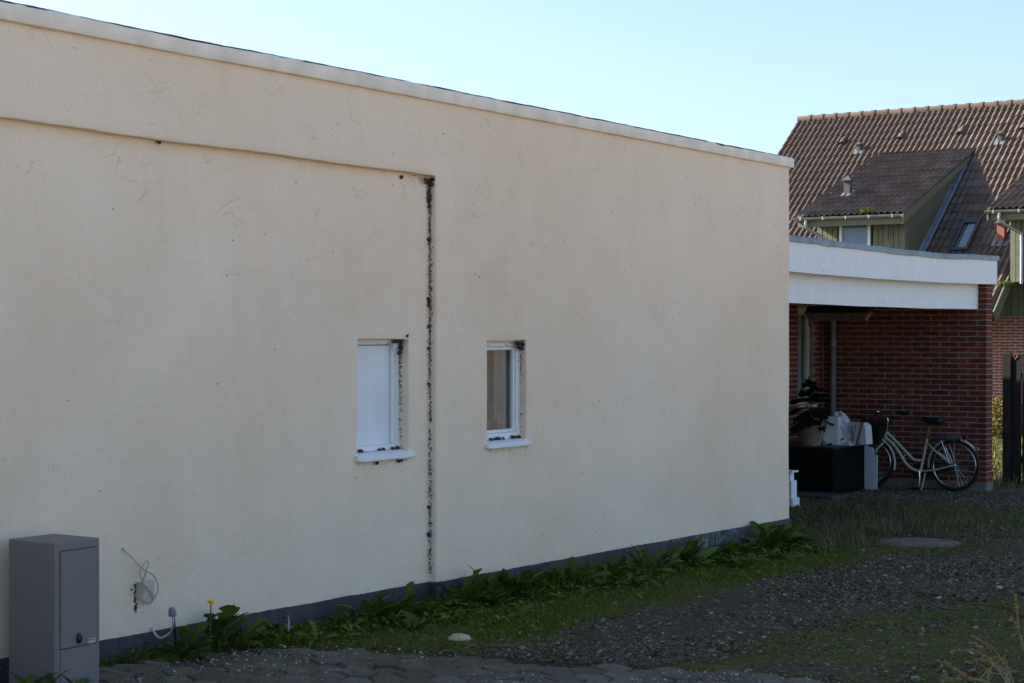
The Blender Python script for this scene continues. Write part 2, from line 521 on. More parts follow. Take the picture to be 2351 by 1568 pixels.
M['cab_dark'] = simple('dark_gap', (.008, .008, .008), .8, .1, 8)
M['black'] = simple('black_plastic', (.012, .012, .013), .45, .2, 10)
M['rubber'] = simple('black_rubber', (.015, .015, .015), .8, .25, 20, bump=.4)
M['blackwood'] = simple('black_stained_wood', (.016, .013, .011), .85, .4, 5, bump=.6, bscale=40, bdist=.006)
M['greenwood'] = simple('green_board', (.128, .130, .086), .75, .15, 5, bump=.3, bscale=30, bdist=.004, randvar=.10)
M['greentrim'] = simple('green_trim', (.132, .133, .088), .7, .12, 5, bump=.2)
M['zinc'] = simple('zinc', (.36, .38, .41), .42, .15, 4, metal=.75, bump=.15, bscale=20)
M['lead'] = simple('lead_flashing', (.20, .22, .25), .5, .25, 5, metal=.5, bump=.6, bscale=14, bdist=.02)
M['greyplastic'] = simple('pale_grey_plastic', (.50, .455, .36), .55, .12, 20, bump=.15)
M['cable'] = simple('cable_sheath', (.50, .43, .33), .6, .25, 30, bump=.1)
M['greycap'] = simple('grey_cap', (.20, .21, .22), .45, .12, 20)
M['chrome'] = simple('chrome', (.62, .63, .65), .22, .15, 30, metal=1.0, bump=.05)
M['cream'] = simple('cream_enamel', (.50, .52, .44), .32, .08, 6, bump=.03, spec=.5)
M['saddle'] = simple('saddle_leather', (.020, .015, .012), .55, .3, 18, bump=.3)
M['purple'] = simple('purple_cloth', (.075, .072, .11), .8, .2, 25, bump=.5, bscale=180)
M['red'] = simple('red_lens', (.62, .03, .02), .25, .1, 20)
M['amber'] = simple('amber_lens', (.75, .13, .01), .25, .15, 20)
M['wicker'] = simple('wicker', (.20, .155, .10), .8, .35, 35, bump=.5, bscale=70)
M['foam'] = simple('white_foam', (.50, .515, .56), .8, .06, 10, bump=.3, bscale=160, bdist=.002)
M['bag'] = simple('white_plastic_bag', (.48, .51, .53), .35, .08, 10, bump=.5, bscale=22, bdist=.01)
M['card'] = simple('printed_cardboard', (.46, .44, .47), .8, .07, 8, bump=.15)
M['cardedge'] = simple('brown_cardboard', (.16, .12, .08), .9, .2, 25, bump=.4)
M['ink'] = simple('dark_ink', (.03, .03, .06), .7, .1, 20, bump=0)
M['blueink'] = simple('blue_ink', (.12, .14, .30), .6, .1, 20, bump=0)
M['sticker'] = simple('pale_sticker', (.42, .42, .44), .5, .1, 30, bump=0)
M['rattan'] = simple('black_rattan', (.006, .006, .0065), .85, .35, 40, bump=.7, bscale=90, bdist=.006, spec=.06)
M['concrete'] = simple('old_concrete', (.17, .165, .15), .92, .3, 9, bump=.6, bscale=60)
M['darkstone'] = simple('dark_stone', (.045, .043, .042), .9, .3, 7, bump=.6, bscale=40)
M['limestone'] = simple('pale_stone', (.46, .38, .23), .9, .25, 22, bump=.8, bscale=70, bdist=.006)
M['wood'] = simple('dry_wood', (.17, .125, .075), .85, .3, 18, bump=.4)
M['soffit'] = simple('grey_soffit', (.20, .18, .15), .85, .15, 4, bump=.2)
M['lamp_grey'] = simple('dirty_lamp_plastic', (.13, .105, .085), .6, .35, 9, bump=.2)
M['snail'] = simple('snail_shell', (.035, .026, .020), .5, .6, 160, bump=.3, randvar=.4)
M['specks'] = simple('dark_droppings', (.014, .011, .009), .85, .3, 40)
M['interior'] = simple('dark_room', (.05, .047, .043), .9, .2, 3)
M['curtain'] = simple('grey_curtain', (.34, .34, .34), .9, .15, 6)
M['curtain_dark'] = simple('slate_curtain', (.075, .085, .095), .9, .15, 6)
M['brownboard'] = simple('brown_panel', (.26, .165, .085), .8, .35, 3)
M['pane_sky'] = simple('sky_reflection_blue', (.20, .32, .60), .35, .1, 3, bump=0, spec=.6)  # blue imitates the sky mirrored in the dormer pane
M['ventgrey'] = simple('weathered_vent', (.055, .052, .050), .7, .3, 9)
M['roofwindow'] = simple('dark_grey_aluminium', (.05, .053, .06), .45, .15, 6, metal=.3)
M['terracotta'] = simple('faded_red_pipe', (.30, .105, .07), .7, .2, 12)
M['leaf'] = mat_leaf('dandelion_leaf', (.062, .100, .010), (.135, .180, .026))
M['leaf_blue'] = mat_leaf('dock_leaf', (.062, .105, .014), (.125, .170, .034))
M['drystalk'] = simple('dry_stalk', (.26, .24, .10), .6, .2, 20)
M['stalk'] = simple('green_stalk', (.075, .085, .03), .6, .2, 20)
M['flower'] = simple('yellow_petals', (.80, .50, .015), .6, .12, 60)
M['fir'] = mat_rnd('fir_needles', [(0, (.008, .016, .009)), (1, (.022, .038, .020))], .6)
M['grass'] = mat_rnd('green_grass', [(0, (.050, .082, .005)), (.5, (.098, .150, .010)), (.85, (.15, .18, .018)), (1, (.27, .21, .08))], .6, bump=0)
M['drygrass'] = mat_rnd('dry_grass', [(0, (.045, .050, .014)), (.5, (.12, .095, .045)), (1, (.28, .22, .12))], .7, bump=0)
M['cover'] = mat_rnd('ground_cover', [(0, (.048, .082, .006)), (.6, (.096, .145, .012)), (1, (.155, .19, .03))], .55, bump=0)
M['sungrass'] = mat_rnd('sunny_weeds', [(0, (.05, .085, .012)), (.6, (.11, .14, .025)), (1, (.20, .17, .06))], .6, bump=0)
M['stones'] = mat_rnd('gravel_stones', [(0, (.032, .024, .013)), (.3, (.092, .072, .045)), (.6, (.172, .136, .088)), (.72, (.115, .101, .082)), (.95, (.225, .185, .125)), (1, (.40, .36, .29))], .85, .1, 60)
M['grit'] = mat_rnd('pale_grit', [(0, (.16, .15, .14)), (1, (.50, .49, .47))], .8, .3, 60)
M['wellconcrete'] = simple('mossy_concrete', (.130, .112, .078), .92, .35, 7, bump=.6, bscale=60)
M['autumn'] = mat_rnd('autumn_leaves', [(0, (.07, .09, .02)), (.5, (.17, .14, .03)), (1, (.24, .12, .05))], .6, bump=0)
M['seedhead'] = mat_rnd('ochre_seeds', [(0, (.22, .13, .055)), (1, (.38, .25, .11))], .7, bump=0)

# ================================================================== GROUND
CORNER_Y = 14.44
REC = -0.055           # the left part of the wall lies this far back
Y_STEP = on_x(1001, 900, 0).y
PAVE_EDGE = [on_g(*p) for p in ((150, 1545), (300, 1524), (385, 1508), (480, 1487), (650, 1481), (900, 1492), (1170, 1512), (1200, 1519), (1560, 1531), (1760, 1546), (1900, 1561), (2100, 1585), (2351, 1620))]
def pave_side(x, y):
    """positive on the paving's side of its edge"""
    best = None
    for a, b in zip(PAVE_EDGE, PAVE_EDGE[1:]):
        dx, dy = b.x - a.x, b.y - a.y
        L = dx * dx + dy * dy
        t = min(max(((x - a.x) * dx + (y - a.y) * dy) / L, 0), 1)
        qx, qy = a.x + t * dx, a.y + t * dy
        d = math.hypot(x - qx, y - qy)
        s = (dx * (y - a.y) - dy * (x - a.x))
        if best is None or d < best[0]: best = (d, s)
    return best[0] * (1 if best[1] < 0 else -1)

def gravel_amount(x, y):
    """how much loose gravel lies here, 0 to 1"""
    n = nz(x, y, 0, .9) * .55 + nz(x, y, 5, 2.6) * .4
    if y > 15.2:
        a = sstep(18.4, 19.3, y) * sstep(-.1, -1.0, x + (20.9 - y) * .35) * .0 + sstep(18.6, 19.6, y) * .95
        a = max(a, .30 * sstep(14.5, 16.0, y))
        if y > 21.2: a = .8
        return min(max(a + n * .8, 0), 1)
    band = sstep(.95, 1.35, x + n * .25 + sstep(9, 12.5, y) * .1) * (1 - sstep(2.1, 2.7, x + n * .5 - sstep(10.5, 13, y) * .6))
    rest = sstep(2.2, 2.9, x) * (.33 + n * .9)
    v = max(band * (.9 + n * .5), rest)
    v *= 1 - sstep(13.9, 15.0, y) * (1 - sstep(1.2, 2.6, x)) * .8
    return min(max(v * .78, 0), 1)
def moss_amount(x, y):
    return 1 - gravel_amount(x, y) * .95

xs = np.concatenate([[-400, -150, -60, -30, -15, -8, -5], np.arange(-3.5, 7.01, .10), [8, 10, 15, 30, 60, 150, 400]])
ys = np.concatenate([[-400, -150, -60, -20, -8, 0], np.arange(2.0, 24.01, .10), np.arange(25, 46, 1.5), [50, 60, 80, 150, 400, 1200]])
V = []; mossv = []
for y in ys:
    for x in xs:
        z = gz(x, y)
        fine = -3.6 < x < 7.1 and 1.9 < y < 24.1
        if fine:
            z += nz(x, y, 0, 1.3) * .012 + nz(x, y, 9, 5.0) * .007
            ps = pave_side(x, y) if y < 10.5 and x < 5 else -1
            if ps > -.02: z -= .06 * sstep(-.02, .1, ps)
            mossv.append(moss_amount(x, y) if x > -.3 or y > 14.4 else .2)
        else:
            mossv.append(.75 if y > 24 else .4)
        V.append((x, y, z))
nx = len(xs)
I = np.arange(len(V)).reshape(len(ys), nx)
F = np.stack([I[:-1, :-1], I[:-1, 1:], I[1:, 1:], I[1:, :-1]], -1).reshape(-1, 4)
ground = np_mesh('ground', V, [F], M['ground'], smooth=True)
a_ = ground.data.attributes.new('moss', 'FLOAT', 'POINT'); a_.data.foreach_set('value', np.array(mossv, np.float32))
tag(ground, kind='structure')

# ================================================================== PLASTERED BUILDING
bld = empty('plastered_building', (0, 10, 0), 'long low cream plastered building with flat roof, dark grey plinth and two small windows', 'building')
def band_z(y): return 2.925 - .004 * (y - 6.0) + nz(y, 0, 0, 1.1) * .009 + nz(y, 4, 0, 4.5) * .004
BZ = 2.915
w1 = (on_x(821, 900, REC).y, on_x(938, 900, REC).y, on_x(880, 1041, REC).z, on_x(880, 779, REC).z)
w2 = (on_x(1117.6, 900, 0).y, on_x(1208.4, 900, 0).y, on_x(1160, 1014, 0).z, on_x(1160, 782.5, 0).z)
Y0, ZT = 2.6, 3.405
D1, D2 = .075, .055      # depth of the two window reveals

def cuts(a, b, must, step):
    s = sorted(set([a, b] + [m for m in must if a < m < b])); out = []
    for p, q in zip(s, s[1:]):
        n = max(1, int(round((q - p) / step)))
        out += [p + (q - p) * i / n for i in range(n)]
    return out + [s[-1]]
wb = MB()
def wob(x, y, z):
    """hand-trowelled unevenness, the same for every sheet that meets here"""
    dx = nz(y, z, 0, 1.2) * .006 + nz(y, z, 8, 4.0) * .0025
    dz = dy = 0.0
    if abs(z - BZ) < 1e-4 and y <= Y_STEP + 1e-4: dz = band_z(y) - BZ
    if abs(y - Y_STEP) < 1e-4: dy = nz(z, 2, 0, 1.4) * .007 + nz(z, 7, 0, 6) * .003
    for (a, b, c, d) in (w1, w2):
        if min(abs(y - a), abs(y - b)) < 1e-4 and c - .01 < z < d + .01: dy = nz(z, y, 3, 5) * .006
        if min(abs(z - c), abs(z - d)) < 1e-4 and a - .01 < y < b + .01: dz = nz(y, z, 3, 5) * .006
    if abs(y - CORNER_Y) < 1e-4: dy = nz(z, 5, 1, 1.6) * .006
    return (x + dx, y + dy, z + dz)
def sheet(fn, us, vs_, hole=None):
    n = len(us); vv = [wob(*fn(u, v)) for v in vs_ for u in us]; ff = []
    for j in range(len(vs_) - 1):
        for i in range(n - 1):
            if hole and hole[0] - 1e-6 <= us[i] and us[i + 1] <= hole[1] + 1e-6 and hole[2] - 1e-6 <= vs_[j] and vs_[j + 1] <= hole[3] + 1e-6: continue
            ff.append((j * n + i, j * n + i + 1, (j + 1) * n + i + 1, (j + 1) * n + i))
    wb.add(vv, ff)
ST = .055
yl = cuts(Y0, Y_STEP, [w1[0], w1[1]], ST); zl = cuts(-.15, BZ, [w1[2], w1[3]], ST)
yr = cuts(Y_STEP, CORNER_Y, [w2[0], w2[1]], ST); zr = cuts(-.15, ZT, [w2[2], w2[3], BZ], ST)
zb = [z for z in zr if z >= BZ - 1e-6]; zs = [z for z in zr if z <= BZ + 1e-6]
zl = sorted(set(zs) | {w1[2], w1[3]}); 
sheet(lambda y, z: (REC, y, z), yl, zl, w1)
sheet(lambda y, z: (0, y, z), yl, zb)
sheet(lambda y, z: (0, y, z), yr, zr, w2)
sheet(lambda y, x: (x, y, BZ), yl, [REC, -.0275, 0])
zq = sorted(set(zl) | set(zs))
sheet(lambda x, z: (x, Y_STEP, z), [REC, -.0275, 0], zl)
sheet(lambda x, z: (x, CORNER_Y, z), [-1.2, -.6, -.3, -.1, 0], zr)
for (a, b, c, d), xp, dp, yy, zz in ((w1, REC, D1, yl, zl), (w2, 0, D2, yr, zr)):
    ya = [y for y in yy if a - 1e-6 <= y <= b + 1e-6]; za = [z for z in zz if c - 1e-6 <= z <= d + 1e-6]
    xa = [xp - dp - .03, xp - dp * .5, xp]
    for e in (a, b): sheet(lambda x, z, e=e: (x, e, z), xa, za)
    for e in (c, d): sheet(lambda y, x, e=e: (x, y, e), ya, xa)
wall = wb.build('wall', M['plaster'], bld, fix=False)
bm = bmesh.new(); bm.from_mesh(wall.data)
bmesh.ops.remove_doubles(bm, verts=bm.verts, dist=.004)
bmesh.ops.recalc_face_normals(bm, faces=bm.faces)
bm.to_mesh(wall.data); bm.free()
wall.data.shade_smooth()
bv = wall.modifiers.new('worn_edges', 'BEVEL'); bv.width = .009; bv.segments = 2; bv.limit_method = 'ANGLE'; bv.angle_limit = R(45)

# the other walls, the roof slab and what closes the building
MB().box((-7.5, Y0, -.3), (-7.2, CORNER_Y, 3.40)).build('rear_wall', M['plaster'], bld)
MB().box((-7.2, CORNER_Y - .3, -.3), (-1.15, CORNER_Y - .002, 3.40)).build('end_wall', M['plaster'], bld)
MB().box((-7.2, Y0, -.3), (-.1, Y0 + .25, 3.40)).build('end_wall', M['plaster'], bld)
MB().box((-7.2, Y0 + .25, 3.20), (-.075, CORNER_Y - .3, 3.40)).build('roof', M['felt'], bld)
MB().box((-1.4, w1[0] - .8, .2), (-1.3, w2[1] + 2.0, 3.18)).build('inner_wall', M['interior'], bld)

# plinth: a painted base slightly proud of the plaster, its upper edge cut by hand
def plinth_z(y):
    return .328 + (y - 6.18) * (.232 - .328) / (14.44 - 6.18) + nz(y, 1, 0, 3.0) * .004 + nz(y, 6, 0, 22.0) * .004
pb = MB()
def plinth_strip(pts):
    vv = []
    for (x, y, nx_, ny_) in pts:
        zt = plinth_z(y)
        dx = nz(y, .3, 0, 1.2) * .006
        for z, o in ((-.15, .007), (zt * .5, .007), (zt - .004, .007), (zt, .0035), (zt + .0005, -.004)):
            vv.append((x + nx_ * o + dx * nx_, y + ny_ * o, z))
    ff = []
    for i in range(len(pts) - 1):
        for j in range(4):
            ff.append((i * 5 + j, (i + 1) * 5 + j, (i + 1) * 5 + j + 1, i * 5 + j + 1))
    pb.add(vv, ff)
ya = list(np.arange(Y0, Y_STEP - .008, .03)) + [Y_STEP - .008]
yb = [Y_STEP - .004] + list(np.arange(Y_STEP + .03, CORNER_Y, .03)) + [CORNER_Y + .006]
plinth_strip([(REC, y, 1, 0) for y in ya]); plinth_strip([(REC + .004, Y_STEP, 0, -1), (-.02, Y_STEP, 0, -1), (.007, Y_STEP, 0, -1)])
plinth_strip([(0, y, 1, 0) for y in yb]); plinth_strip([(.006, CORNER_Y, 0, 1), (-.3, CORNER_Y, 0, 1), (-1.2, CORNER_Y, 0, 1)])
pl = pb.build('plinth', M['plinth'], bld, smooth=True)

# coping with a torn edge of roofing felt on top
cb = MB(); yc = list(np.arange(Y0, CORNER_Y, .06)) + [CORNER_Y + .035]
prof = [(-.32, 3.41), (-.32, 3.492), (.018, 3.480), (.030, 3.470), (.032, 3.400), (.026, 3.392), (-.02, 3.392)]
vv = []
for y in yc:
    s = nz(y, 0, 2, .8) * .005 + nz(y, 3, 2, 5) * .003
    for (x, z) in prof:
        jx = nz(y, z, 4, 2.2) * .006
        vv.append((x + jx, y, z + s * (1 if z > 3.45 else .5)))
n = len(prof); ff = []
for i in range(len(yc) - 1):
    for j in range(n - 1): ff.append((i * n + j, (i + 1) * n + j, (i + 1) * n + j + 1, i * n + j + 1))
ff.append(tuple(range((len(yc) - 1) * n, len(yc) * n)))
cb.add(vv, ff); cop = cb.build('coping', M['coping'], bld, smooth=40)
fb = MB(); vv = []; yf = np.arange(Y0, CORNER_Y + .03, .025)
for y in yf:
    s = nz(y, 0, 2, .8) * .005
    lip = max(0, nz(y, 1, 7, 2.4)) * .020 + nz(y, 1, 9, 9) * .006
    vv += [(-.32, y, 3.496 + s), (.006 + nz(y, 2, 3, 6) * .01, y, 3.4865 + s + nz(y, 6, 1, 8) * .003), (.026 + nz(y, 5, 3, 7) * .012, y, 3.480 + s - max(lip * .8, -.004)), (.016, y, 3.466 + s - max(lip * .8, 0))]
ff = [(i * 4 + j, (i + 1) * 4 + j, (i + 1) * 4 + j + 1, i * 4 + j + 1) for i in range(len(yf) - 1) for j in range(3)]
fb.add(vv, ff).build('felt_edge', M['felt'], cop, smooth=True)

# windows
def window(w, xp, dp, glazed):
    a, b, c, d = w
    xf = xp - dp
    fr = MB()
    fw = .045 if glazed else .038
    root = MB()
    root.box((xf - .05, a - .01, c - .005), (xf, a + fw, d + .005), .003)
    root.box((xf - .05, b - fw, c - .005), (xf, b + .01, d + .005), .003)
    root.box((xf - .05, a + fw, d - fw * .9), (xf - .001, b - fw, d + .005), .003)
    root.box((xf - .05, a + fw, c - .005), (xf - .001, b - fw, c + fw * 1.25), .003)
    f = root.build('window', M['white'], bld)
    f['label'] = 'small white framed window with dusty glass right of the wall step' if glazed else 'small white framed window closed by a white panel left of the wall step'
    i0, i1, j0, j1 = a + fw + .001, b - fw - .001, c + fw * 1.25 + .001, d - fw * .9 - .001
    if glazed:
        s = MB(); sw = .022
        s.box((xf - .045, i0, j0), (xf - .012, i0 + sw, j1), .003).box((xf - .045, i1 - sw, j0), (xf - .012, i1, j1), .003)
        s.box((xf - .045, i0 + sw, j1 - sw), (xf - .013, i1 - sw, j1), .003).box((xf - .045, i0 + sw, j0), (xf - .013, i1 - sw, j0 + sw), .003)
        s.build('sash', M['white'], f)
        MB().box((xf - .035, i0 + sw, j0 + sw), (xf - .031, i1 - sw, j1 - sw)).build('pane', M['glass'], f)
        for yy in (a + .09, a + .09 + (b - a) * .52):
            MB().tube([(xf + .004, yy - .03, d - fw * .62), (xf + .004, yy + .03, d - fw * .62)], .007, 8).build('hinge', M['white'], f)
        m = (i0 + i1) / 2
        cu = MB(); vv = []
        for k in range(25):
            y = m + .06 + (i1 + .25 - m) * k / 24; xo = -.065 - .02 * abs(math.sin(k * .55)) - .03 * (k < 4)
            vv += [(xf + xo, y, j0 - .1), (xf + xo, y, j1 + .1)]
        cu.add(vv, [(2 * k, 2 * k + 2, 2 * k + 3, 2 * k + 1) for k in range(24)]).build('curtain', M['curtain'], f, smooth=True)
        MB().box((xf - .16, i0 - .3, j0 - .2), (xf - .15, i1 + .8, j1 + .2)).build('inner_panel', M['brownboard'], f)
        MB().box((xf - .145, i0 - .1, j0 - .1), (xf - .105, m + .14, j0 + .09), .006).build('inner_shelf', M['wood'], f)
    else:
        MB().box((xf - .05, i0, j0), (xf - .022, i1 - .036, j1 - .004)).build('panel', M['white_board'], f)
        MB().box((xf - .03, i1 - .034, j0), (xf - .006, i1, j1), .002).build('stile', M['white'], f)
        MB().box((xf - .002, i1 - .03, d - fw * 1.5), (xf + .006, b - .004, d - fw * .55), .002).build('bracket', M['white'], f)
    # sill: a painted slab with soft worn edges
    sb = MB(); ys_ = np.linspace(a - (.018 if glazed else .022), b + (.028 if glazed else .035), 26)
    h = .044 if glazed else .046
    vv = []
    for k, y in enumerate(ys_):
        e = min(k, 25 - k); rd = .008 * (1 - min(e, 2) / 2.0)
        j = nz(y, 1, 5, 9) * .003
        t = c + .004
        for (x, z) in ((xf - .02, t + .012), (xp + .024 - rd, t - .003 + j), (xp + .034 - rd, t - .009 + j), (xp + .036 - rd, t - h + .008), (xp + .030 - rd, t - h + j), (xp - .01, t - h + .004)):
            vv.append((x, y, z - (rd * .5 if z > t - .03 else -rd * .5)))
    ff = [(k * 6 + i, (k + 1) * 6 + i, (k + 1) * 6 + i + 1, k * 6 + i + 1) for k in range(25) for i in range(5)]
    ff += [tuple(range(6)), tuple(range(150, 156))]
    sb.add(vv, ff).build('sill', M['white'], f, smooth=28)
window(w1, REC, D1, False); window(w2, 0, D2, True)

# ------------------------------------------------------------------ snails and their droppings
sn = MB()
def shell_mesh():
    mb = MB(); pts = []; rs = []
    for k in range(34):
        t = k / 33; a = t * 2 * math.pi * 2.6; rr = .0045 + .0075 * t
        pts.append((math.cos(a) * rr * (0.35 + .65 * t), math.sin(a) * rr * (0.35 + .65 * t), .011 * (1 - t) ** 1.2)); rs.append(.0022 + .0058 * t ** 1.2)
    mb.tube(pts, rs, 7); return mb
_sm = shell_mesh().build('snail', M['snail'], None, smooth=True)
SNAIL_ME = _sm.data
bpy.data.objects.remove(_sm)
def snail(p, nrm, s, label, group):
    o = bpy.data.objects.new('snail', SNAIL_ME); COL.objects.link(o)
    o.location = Vector(p) + Vector(nrm) * .004 * s
    q = Vector(nrm).to_track_quat('Z', 'Y') @ Euler((random.uniform(-.3, .3), random.uniform(-.3, .3), random.uniform(0, 6.3))).to_quaternion()
    o.rotation_euler = q.to_euler(); s *= .78; o.scale = (s, s, s)
    tag(o, label, 'snail', group)
ORD = ['first', 'second', 'third', 'fourth', 'fifth', 'sixth', 'seventh', 'eighth', 'ninth', 'tenth', 'eleventh', 'twelfth', 'thirteenth', 'fourteenth']
def pick(px, py, x): return on_x(px, py, x)
LB = 'dark snail shell in the upper corner where the wall recess meets the step'
for px, py in ((971, 412), (975, 418), (981, 414), (984, 420), (988, 412), (990, 419), (986, 424), (992, 414)):
    p = pick(px, py, REC + .012); snail((REC + .010 + random.random() * .03, min(p.y, Y_STEP - .010), min(p.z, band_z(p.y) - .012)), (1, 0, 0), random.uniform(1.0, 1.35), LB, 'snails clustered in the upper recess corner')
LB = 'dark snail shell stuck in the vertical groove beside the wall step'
for kk, py in enumerate((440, 447, 454, 461, 474, 549, 687, 693, 700, 749, 800, 882, 1165, 1226)):
    p = pick(986.5, py, REC + .010); snail((REC + .006, Y_STEP - .014, p.z), (.8, -.6, 0), random.uniform(.9, 1.25), ORD[kk] + ' dark snail shell from the top down the groove beside the wall step', 'snails down the groove of the wall step')
snail((REC + .004, pick(362, 323, REC).y, pick(362, 325, REC).z), (1, 0, 0), 1.4, 'lone dark snail shell under the left part of the overhanging wall band', None)
snail((REC + .004, pick(920, 405, REC).y, pick(920, 406, REC).z), (1, 0, 0), 1.0, 'lone dark snail shell under the wall band just left of the corner cluster', None)
snail((REC + .004, pick(933, 771, REC).y, pick(933, 771, REC).z), (1, 0, 0), .9, 'lone dark snail shell on plaster above the right end of the panelled window', None)
for (w, xp, dp, ps, lb, gp) in (
    (w1, REC, D1, [(-.008, -.02), (-.03, -.015), (-.012, -.05), (-.05, -.012), (-.02, -.085), (-.07, -.014)], 'dark snail shell in the top right corner of the panelled window', 'snails in the panelled window corner'),
    (w2, 0, D2, [(-.010, -.02), (-.03, -.02), (-.05, -.016), (-.07, -.014), (-.035, -.045), (-.055, -.04), (-.015, -.05), (-.09, -.014)], 'dark snail shell in the top right corner of the glazed window', 'snails in the glazed window corner')):
    for dy, dz in ps:
        snail((xp - dp + .014 + random.random() * .02, w[1] + dy, w[3] + dz), (1, -.3, -.3), random.uniform(1.0, 1.3), lb, gp)
for kk, dy in enumerate((.09, .125, .148, .17, .21, .30, .335, .37)):
    snail((w2[0] * 0 + -D2 + .010, w2[0] + dy * (w2[1] - w2[0]) / .39, w2[2] + .016), (.7, 0, .7), random.uniform(.9, 1.3), ORD[kk] + ' dark snail shell from the left along the glazed window sill', 'snails on the glazed window sill')
for kk, dy in enumerate((.10, .115, .29, .33, .42, .455, .47)):
    snail((REC - D1 + .010, w1[0] + dy * (w1[1] - w1[0]) / .5, w1[2] + .016), (.7, 0, .7), random.uniform(.8, 1.2), ORD[kk] + ' dark snail shell from the left along the panelled window sill', 'snails on the panelled window sill')
for kk, px in enumerate((862, 912, 917)):
    p = pick(px, 1060, REC); snail((REC + .010, p.y, w1[2] - .050), (1, 0, -.4), 1.1, ORD[kk] + ' dark snail shell from the left hanging under the panelled window sill', 'snails under the panelled window sill')
# droppings: hundreds of specks
SV = []; SF = []
def speck(p, r, nrm):
    nrm = Vector(nrm).normalized(); a = nrm.orthogonal().normalized(); b = nrm.cross(a)
    w = random.uniform(0, 6.3); k0 = len(SV); e = random.uniform(1.0, 2.4)
    for k in range(5):
        t = 2 * math.pi * k / 5
        u, v = math.cos(t) * r * e, math.sin(t) * r
        u, v = u * math.cos(w) - v * math.sin(w), u * math.sin(w) + v * math.cos(w)
        SV.append(tuple(Vector(p) + a * u + b * v + nrm * .0005))
    SV.append(tuple(Vector(p) + nrm * r * .9))
    for k in range(5): SF.append((k0 + k, k0 + (k + 1) % 5, k0 + 5))
for _ in range(1700):
    t = random.random()
    z = BZ - .02 - 2.55 * t ** 1.35
    if random.random() < .6: speck((REC + .003 + abs(random.gauss(0, .010)), Y_STEP - .003, z), random.uniform(.0012, .0040), (0, -1, 0))
    else: speck((REC + nz(Y_STEP, z, 0, 1.2) * .006 + .002, Y_STEP - .004 - abs(random.gauss(0, .012)), z), random.uniform(.0010, .0028), (1, 0, 0))
for (w, xp, dp) in ((w1, REC, D1), (w2, 0, D2)):
    m = 260 if xp else 130
    for _ in range(m):
        speck((xp - dp + .002 + abs(random.gauss(0, .012)), w[1] - .002, w[3] - abs(random.expovariate(4.0)) % (w[3] - w[2])), random.uniform(.0012, .0035), (0, -1, 0))
    for _ in range(m // 2):
        speck((xp - dp + .004, w[1] - abs(random.expovariate(9)) % (w[1] - w[0] - .03), w[3] - .012 - abs(random.expovariate(16)) % .5), random.uniform(.0008, .0026), (1, 0, 0))
    for _ in range(m // 2):
        speck((xp - dp + .008 + random.random() * .02, w[0] + .05 + random.random() * (w[1] - w[0] - .05), w[2] + .014), random.uniform(.0012, .0035), (0, 0, 1))
    for _ in range(36):
        y = random.uniform(w[0], w[1]); speck((xp + .002 + nz(y, w[2] - .08, 0, 1.2) * .006, y, w[2] - .048 - abs(random.expovariate(40))), random.uniform(.001, .0028), (1, 0, 0))
for _ in range(70):
    y = Y_STEP - .02 - random.expovariate(9); speck((REC + .003 + nz(y, BZ, 0, 1.2) * .006, y, band_z(y) - .006 - random.expovariate(60)), random.uniform(.001, .0025), (1, 0, 0))
for _ in range(260):
    y = random.uniform(5.6, 14.2); z = random.uniform(.4, 3.3)
    x = (REC if (y < Y_STEP and z < BZ) else 0) + nz(y, z, 0, 1.2) * .006 + nz(y, z, 8, 4) * .0025
    if any(w[0] - .05 < y < w[1] + .05 and w[2] - .1 < z < w[3] + .05 for w in (w1, w2)): continue
    speck((x + .001, y, z), random.choice((.0012, .0016, .002, .0035)), (1, 0, 0))
jb = on_x(311, 1385, REC)
for _ in range(60): speck((REC + .002, jb.y + random.gauss(0, .008), jb.z + random.uniform(-.05, .10)), random.uniform(.0015, .005), (1, 0, 0))
so = np_mesh('snail_droppings', SV, [SF], M['specks']); tag(so, 'tiny dark specks of snail droppings in the corners of the cream wall', 'droppings', kind='stuff')

# ================================================================== METER CABINET
cc = on_x(125, 1248, .37); cr = on_x(229, 1237, .37)
cy0, cy1, cx0, cx1, cz1 = cc.y, cr.y, .05, .37, cc.z
cz0 = gz(.2, cy0) - .05
cab = empty('utility_cabinet', ((cx0 + cx1) / 2, (cy0 + cy1) / 2, cz0), 'grey steel utility cabinet with lock standing against the cream wall', 'cabinet')
b_ = MB().box((cx0, cy0, cz0), (cx1, cy1, cz1), .004).build('body', M['cab'], cab)
dl, dr = on_x(138, 1265, cx1).y, on_x(221, 1254, cx1).y
dt, dm = on_x(138, 1267, cx1).z, on_x(138, 1491, cx1).z
MB().box((cx1 - .002, dl - .003, dm - .004), (cx1 + .0012, dr + .002, dt + .004)).build('door_gap', M['cab_dark'], cab)
door = MB().box((cx1 - .001, dl, dm), (cx1 + .004, dr, dt), .0012).build('door', M['cab'], cab)
MB().box((cx1 - .001, dl, cz0 + .06), (cx1 + .0035, dr, dm - .006), .0012).build('lower_panel', M['cab'], cab)
lk = on_x(181, 1465, cx1 + .004)
lb_ = MB(); Mx = Matrix.Translation(lk) @ Matrix.Rotation(R(90), 4, 'Y') @ Matrix.Diagonal((1.45, 1, 1, 1))
lb_.lathe([(.017, 0), (.017, .006), (.013, .011), (.006, .012), (.005, .006), (0, .006)], 20, Mx)
lock = lb_.build('lock', M['black'], door, smooth=40)
MB().box((lk.x + .0085, lk.y - .002, lk.z - .006), (lk.x + .0095, lk.y + .002, lk.z + .006)).build('keyhole', M['chrome'], lock)
s0, s1 = on_x(204, 1477, cx1 + .005), on_x(219, 1467, cx1 + .005)
stk = MB().box((cx1 + .0035, s0.y, s0.z), (cx1 + .005, s1.y, s0.z + .022)).build('sticker', M['sticker'], door)
tb = MB()
